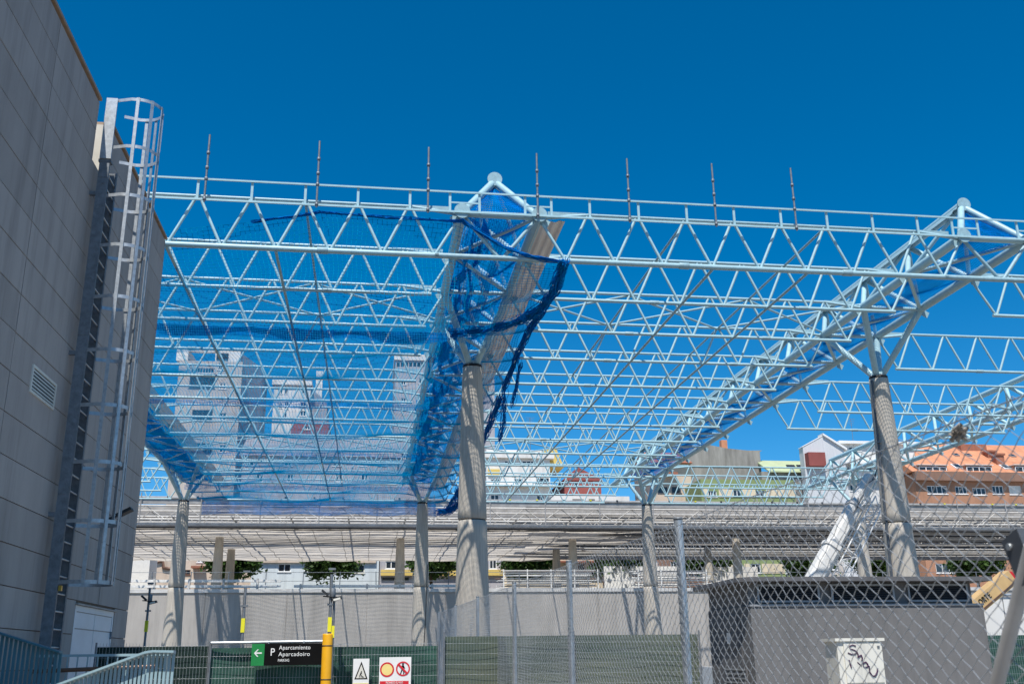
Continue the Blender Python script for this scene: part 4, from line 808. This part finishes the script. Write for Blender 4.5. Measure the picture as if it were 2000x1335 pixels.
# yellow sleeved post and lamp poles
t = thing('sleeved_post', 'thick yellow plastic sleeve over a post beside the parking sign', 'post', (-.595, 16.55, 0))
mb = MB(); mb.grid(lathe([(.05, 2.045), (.076, 2.05), (.08, 2.03), (.08, .02)], (-.597, 16.55), 24), True, True); mb.build('sleeve', YELLOW, t)
for z in (1.86, 1.36, .86): rod('strap', (-.597, 16.55, z), (-.597, 16.55, z+.018), .082, DARK, t, 24)
def lamp_pole(label, U, V, zt, zl, tagz, double=False, name='lamp_pole'):
    t = thing(name, label, 'pole', (U, V, 0), 'site lamp poles')
    rod('pole', (U, V, 0), (U, V, zt), .024, GALVD, t, 10)
    if double: rod('pole', (U+.055, V+.02, 0), (U+.055, V+.02, zt-.28), .02, GALVD, t, 10)
    span('yellow_tag', (U-.03, V-.03, tagz), (U+.03, V+.03, tagz+.22), YTAG, t)
    if double: span('yellow_tag', (U+.032, V-.01, tagz-.09), (U+.078, V+.05, tagz+.09), YTAG, t)
    for z in (tagz+.4, tagz+.95): span('clamp', (U-.05, V-.03, z), (U+.06, V+.03, z+.03), GALVD, t)
    if zl:
        box('lamp_head', (U-.09, V-.05, zl+.05), (.13, .1, .035), DARK, t, Matrix.Rotation(.7, 4, 'Y')); box('lamp_head', (U+.1, V-.06, zl-.04), (.15, .12, .045), DARK, t, Matrix.Rotation(-.25, 4, 'Y'))
        box('lamp_lens', (U+.1, V-.122, zl-.05), (.11, .003, .03), IVORY, t, Matrix.Rotation(-.25, 4, 'Y')); flatbar('arm', (U-.12, V-.03, zl), (U+.12, V-.03, zl-.02), .025, .02, DARK, t); rod('control_box', (U+.03, V-.04, zl-.01), (U+.03, V-.04, zl+.12), .045, GALVD, t, 10)
p = at(293, 1147, 22); lamp_pole('lamp pole with two floodlights between grey building and leftmost column', p.x, 22, p.z, at(290, 1172, 22).z, at(288, 1233, 22).z)
p = at(476, 1145, 17); lamp_pole('bare grey pole with yellow tag behind the green fence, left of sign', p.x, 17.25, p.z, 0, at(471, 1234, 17.2).z, name='tagged_pole')
lamp_pole('pair of grey lamp poles rising out of the yellow sleeve', -.575, 16.55, 2.96, 2.62, 2.08, True)
t = thing('power_cable', 'dark cable drooping between the central front column and wall', 'cable', (2, 40, 5)); MB().tube([(2.1, 40, 0), (2.25, 40, 3), (2.3, 40, 5.2)], .02, 5).build('cable', DARK, t)

# ------------------------------------------------------------------ kiosk
kb = thing('grey_kiosk', 'grey rendered service kiosk with louvred windows behind the chain-link fence', 'kiosk', (8.2, 17, 0))
KU0, KU1, KV0, KV1 = 6.16, 10.24, 16.0, 18.1
MB().box((KU0, KV0, 0), (KU1, KV1, 2.42)).build('lower_wall', KIOSK, kb)
MB().box((KU0+.02, KV0+.10, 2.42), (KU1-.12, KV1-.02, 2.80)).build('upper_wall', KIOSK, kb)
MB().box((KU0-.01, KV0-.02, 2.405), (KU1+.01, KV0+.10, 2.435)).build('ledge', SILL, kb)
out = [(KU1+.1, KV0-.22), (KU1+.1, KV1+.2), (KU0-.2, KV1+.2)]+[(KU0-.2+.35*(1-math.cos(a)), KV0-.22+.35*(1-math.sin(a))) for a in np.linspace(0, math.pi/2, 7)]
MB().prism([(x, y, 2.79) for x, y in out], (0, 0, .07)).build('roof_slab', KIOSKR, kb)
for a, b in ((6.32, 7.4), (7.6, 8.72), (8.96, 10.05)):
    wd = MB().box((a, KV0+.06, 2.47), (b, KV0+.098, 2.50)).box((a, KV0+.06, 2.73), (b, KV0+.098, 2.76)).box((a, KV0+.06, 2.5), (a+.035, KV0+.098, 2.73)).box((b-.035, KV0+.06, 2.5), (b, KV0+.098, 2.73)).build('louvred_window', SILL, kb)
    MB().poly([(a+.035, KV0+.096, 2.5), (b-.035, KV0+.096, 2.5), (b-.035, KV0+.096, 2.73), (a+.035, KV0+.096, 2.73)]).build('window_backing', LOUV, wd)
    for k in range(6): z = 2.505+k*.037; MB().prism([(a+.035, KV0+.09, z+.026), (a+.035, KV0+.07, z), (a+.035, KV0+.07, z+.005), (a+.035, KV0+.09, z+.031)], (b-a-.07, 0, 0)).build('slat', LOUV, wd)
MB().box((KU0-.015, 16.5, .1), (KU0-.002, 17.5, 2.3)).build('side_door', KIOSKR, kb); MB().box((KU0-.03, 16.6, 1.75), (KU0-.016, 17.35, 2.28)).build('door_panel', KIOSK, kb)
MB().box((KU0-.04, 16.95, 1.84), (KU0-.031, 17.1, 2.02)).build('notice_plate', WHITE, kb); 
vg = MB().box((KU0-.04, 16.3, .9), (KU0-.016, 17.3, 1.5)).build('vent_grille', KIOSKR, kb)
for k in range(8): MB().box((KU0-.055, 16.34, .94+k*.068), (KU0-.041, 17.26, .965+k*.068)).build('slat', SILL, vg)

# cabinet with graffiti
cb = thing('utility_cabinet', 'ivory utility cabinet with purple scrawled graffiti in front of the kiosk', 'cabinet', (5.97, 12.2, 0))
MB().box((5.68, 12, 0), (6.26, 12.34, 1.80)).build('body', IVORY, cb); MB().box((5.65, 11.97, 1.80), (6.29, 12.37, 1.835)).build('lid', IVORY, cb)
MB().box((5.76, 11.985, 1.32), (6.24, 11.999, 1.775)).build('door', IVORY, cb); MB().box((5.76, 11.985, .12), (6.24, 11.999, 1.29)).build('door', IVORY, cb); MB().box((6.19, 11.975, 1.72), (6.22, 11.984, 1.745)).build('lock', GALVD, cb)
def scrawl(pts, w): 
    n = []
    for (x, z) in pts: n.append((5.76+x*.48, 11.981, 1.32+z*.455))
    return MB().tube(n, w, 5).build('graffiti_stroke', PURPLE, cb)
scrawl([(.32, .93), (.24, .96), (.16, .93), (.16, .86), (.26, .83), (.33, .79), (.3, .73), (.18, .72), (.09, .76)], .007)
scrawl([(.33, .8), (.36, .7), (.34, .62), (.4, .68), (.44, .7), (.46, .62), (.44, .55)], .009)
scrawl([(.55, .52), (.48, .5), (.46, .43), (.5, .38), (.58, .4), (.59, .47), (.55, .52), (.6, .42), (.63, .4)], .008)
scrawl([(.62, .38), (.62, .26), (.68, .16), (.76, .17), (.82, .26), (.84, .36)], .010)
scrawl([(.1, .58), (.12, .48), (.14, .38)], .009); scrawl([(.32, .52), (.4, .44), (.42, .42)], .005)

# crane boom behind the right column
cr = thing('crane_boom', 'white mobile crane boom with lattice jib leaning behind the right column', 'crane', (13.6, 33, 0))
A = Vector((12.9, 33.2, .9)); B = Vector((17.75, 33.4, 7.7)); d = (B-A).normalized(); sx = Vector((d.z, 0, -d.x)).normalized(); sy = d.cross(sx)
def beam(name, a, b, hw, hd, m):
    mb = MB(); pr = [(-hw, -hd*.6), (-hw*.6, -hd), (hw*.6, -hd), (hw, -hd*.6), (hw, hd*.6), (hw*.6, hd), (-hw*.6, hd), (-hw, hd*.6)]
    r_ = [[p+sx*x+sy*y for x, y in pr] for p in (a, b)]; mb.grid(r_, False, True); mb.poly(r_[0][::-1]); mb.poly(r_[1]); return mb.build(name, m, cr)
C1 = A.lerp(B, .64); beam('boom_section', A, C1, .27, .3, WHITEW); beam('boom_section', C1, A.lerp(B, .85), .23, .26, WHITEW); beam('boom_section', A.lerp(B, .85), B, .19, .22, WHITEW); beam('boom_collar', C1-d*.12, C1+d*.03, .32, .34, WHITEW); beam('boom_collar', A.lerp(B, .85)-d*.1, A.lerp(B, .85)+d*.03, .27, .3, CANL)
for k in range(9): p = A.lerp(B, .80+.022*k)+sx*random.uniform(-.1, .3)+sy*-.3; MB().tube([p, p+d*.3+sx*random.uniform(-.1, .15), p+d*.6+sx*random.uniform(-.15, .1)], .018, 5).build('hydraulic_hose', random.choice((WHITEW, CANL, DGREY)), cr)
J0 = A+sx*.42; J1 = A.lerp(B, .93)+sx*.42; n = 17; w0, w1 = .62, .40
cs = [(0, -.2), (0, .2), (1, -.2), (1, .2)]
for q, y in cs: rod('jib_chord', J0+sx*(q*w0)+sy*y, J1+sx*(q*w1)+sy*y, .028, WHITE, cr, 8)
for i in range(n):
    f0, f1 = i/n, (i+1)/n; a0 = J0.lerp(J1, f0); a1 = J0.lerp(J1, f1); ww0 = w0+(w1-w0)*f0; ww1 = w0+(w1-w0)*f1
    for y in (-.2, .2):
        rod('jib_brace', a0+sy*y, a0+sx*ww0+sy*y, .018, WHITE, cr, 6); rod('jib_brace', (a0 if i % 2 else a0+sx*ww0)+sy*y, (a1+sx*ww1 if i % 2 else a1)+sy*y, .016, WHITE, cr, 6)
for f in (.2, .45, .7, .9): rod('jib_bracket', A.lerp(B, f)+sx*.2, A.lerp(B, f)+sx*.5, .05, WHITEW, cr, 8)
MB().box((11.2, 32, .5), (14.2, 34.4, 1.3)).build('turntable', WHITEW, cr); MB().box((8.8, 31.9, 0), (16.5, 34.5, .5)).build('carrier', DGREY, cr)
t = thing('machine_arm', 'yellow machine arm with black lettering right of the kiosk roof', 'machine arm', (13.4, 22, 0))
a = Vector((12.0, 22, 1.35)); b = Vector((14.95, 22, 3.33)); d2 = (b-a).normalized(); s2 = Vector((-d2.z, 0, d2.x))
MB().prism([a+s2*.17, b+s2*.17, b-s2*.17, a-s2*.17], (0, .35, 0)).build('arm', YARM, t); MB().prism([a-s2*.1+Vector((0, -.012, 0)), b-s2*.10+Vector((0, -.012, 0)), b-s2*.14+Vector((0, -.012, 0)), a-s2*.14+Vector((0, -.012, 0))], (0, .01, 0)).build('arm_rib', BROWNP, t)
MB().prism([b+s2*.15, b+d2*.06+s2*.1, b+d2*.06-s2*.1, b-s2*.15], (0, .34, 0)).build('end_cap', REDS, t)
p = a+d2*2.42-s2*.03; text('lettering', 'ORTE', .2, BLACK, t, (p.x, 21.99, p.z), (d2.x, 0, d2.z), (s2.x, 0, s2.z), width=.36)
MB().box((11.3, 21.6, 0), (12.4, 22.9, 1.5)).build('machine_body', YARM, t)

# ------------------------------------------------------------------ chain-link fence in the foreground
cf = thing('chain_link_fence', 'galvanised chain-link fence running away on the right foreground', 'fence', (2.2, 12, 0))
UF = 2.2
def ztop(v): return 2.44+.018*v
cw, chh = .055, .073; A = []; Bq = []
V = 1.4; i = 0
while V < 32.3:
    zt = ztop(V); n = int(zt/(chh/2)); lean = .012*math.sin(V*1.7); z = zt-np.arange(n)*chh/2; sgn = np.where((np.arange(n)+i) % 2 == 0, 1, -1)
    pv = V+sgn*cw*.5; pu = UF+lean*(z/2)+.012*np.sin(V*2.3+z*3)+sgn*.003*(1 if i % 2 else -1); P = np.stack([pu, pv, z], -1); A.append(P[:-1]); Bq.append(P[1:]); V += cw; i += 1
A = np.concatenate(A); Bq = np.concatenate(Bq); tag(strands('chain_link', A, Bq, .0020, GALV, cf), kind='stuff')
for V in (1.6, 7.1, 11.24, 15.6, 20.9, 26.2, 32.2): rod('post', (UF+.035, V, 0), (UF+.035, V, ztop(V)+.03), .032, GALV, cf, 16); rod('post_cap', (UF+.035, V, ztop(V)+.03), (UF+.035, V, ztop(V)+.05), .034, GALVD, cf, 16)
for z in (.1, 1.3): MB().tube([(UF, 1.4, z), (UF, 32.2, z)], .0025, 5).build('line_wire', GALV, cf)
MB().tube([(UF, v, ztop(v)-.01-.012*math.sin(v*1.1)**2) for v in np.linspace(1.4, 32.2, 60)], .003, 5).build('line_wire', GALV, cf)
t = thing('fence_brace', 'blurred leaning brace post of the chain-link fence at bottom right corner', 'post', (2.3, 3.7, 0))
rod('brace_tube', (2.19, 4.5, 0), (2.17, 3.07, 1.98), .025, CANL, t, 14)
t = thing('post_bracket', 'dark plastic bracket on the leaning brace post at right edge', 'bracket', (2.3, 3.1, 1.9)); box('bracket', (2.2, 3.13, 1.95), (.09, .1, .17), DGREY, t, Matrix.Rotation(-.35, 4, 'X')); rod('bracket_bolt', (2.145, 3.16, 1.99), (2.156, 3.16, 1.99), .012, GALV, t, 8)
t = thing('fence_rag', 'grey frayed rag knotted in the top of the chain-link fence', 'rag', (2.2, 3.42, 2.45))
mb = MB(); 
for k in range(16): c = Vector((2.2+random.uniform(-.012, .012), 3.42+random.uniform(-.04, .04), 2.445+random.uniform(-.012, .012))); mb.tube([c, c+Vector((random.uniform(-.02, .02), random.uniform(-.03, .03), random.uniform(-.018, .014))), c+Vector((random.uniform(-.02, .02), random.uniform(-.045, .045), random.uniform(-.014, .01)))], [.008, .011, .003], 6)
mb.build('knot', RAGM, t)
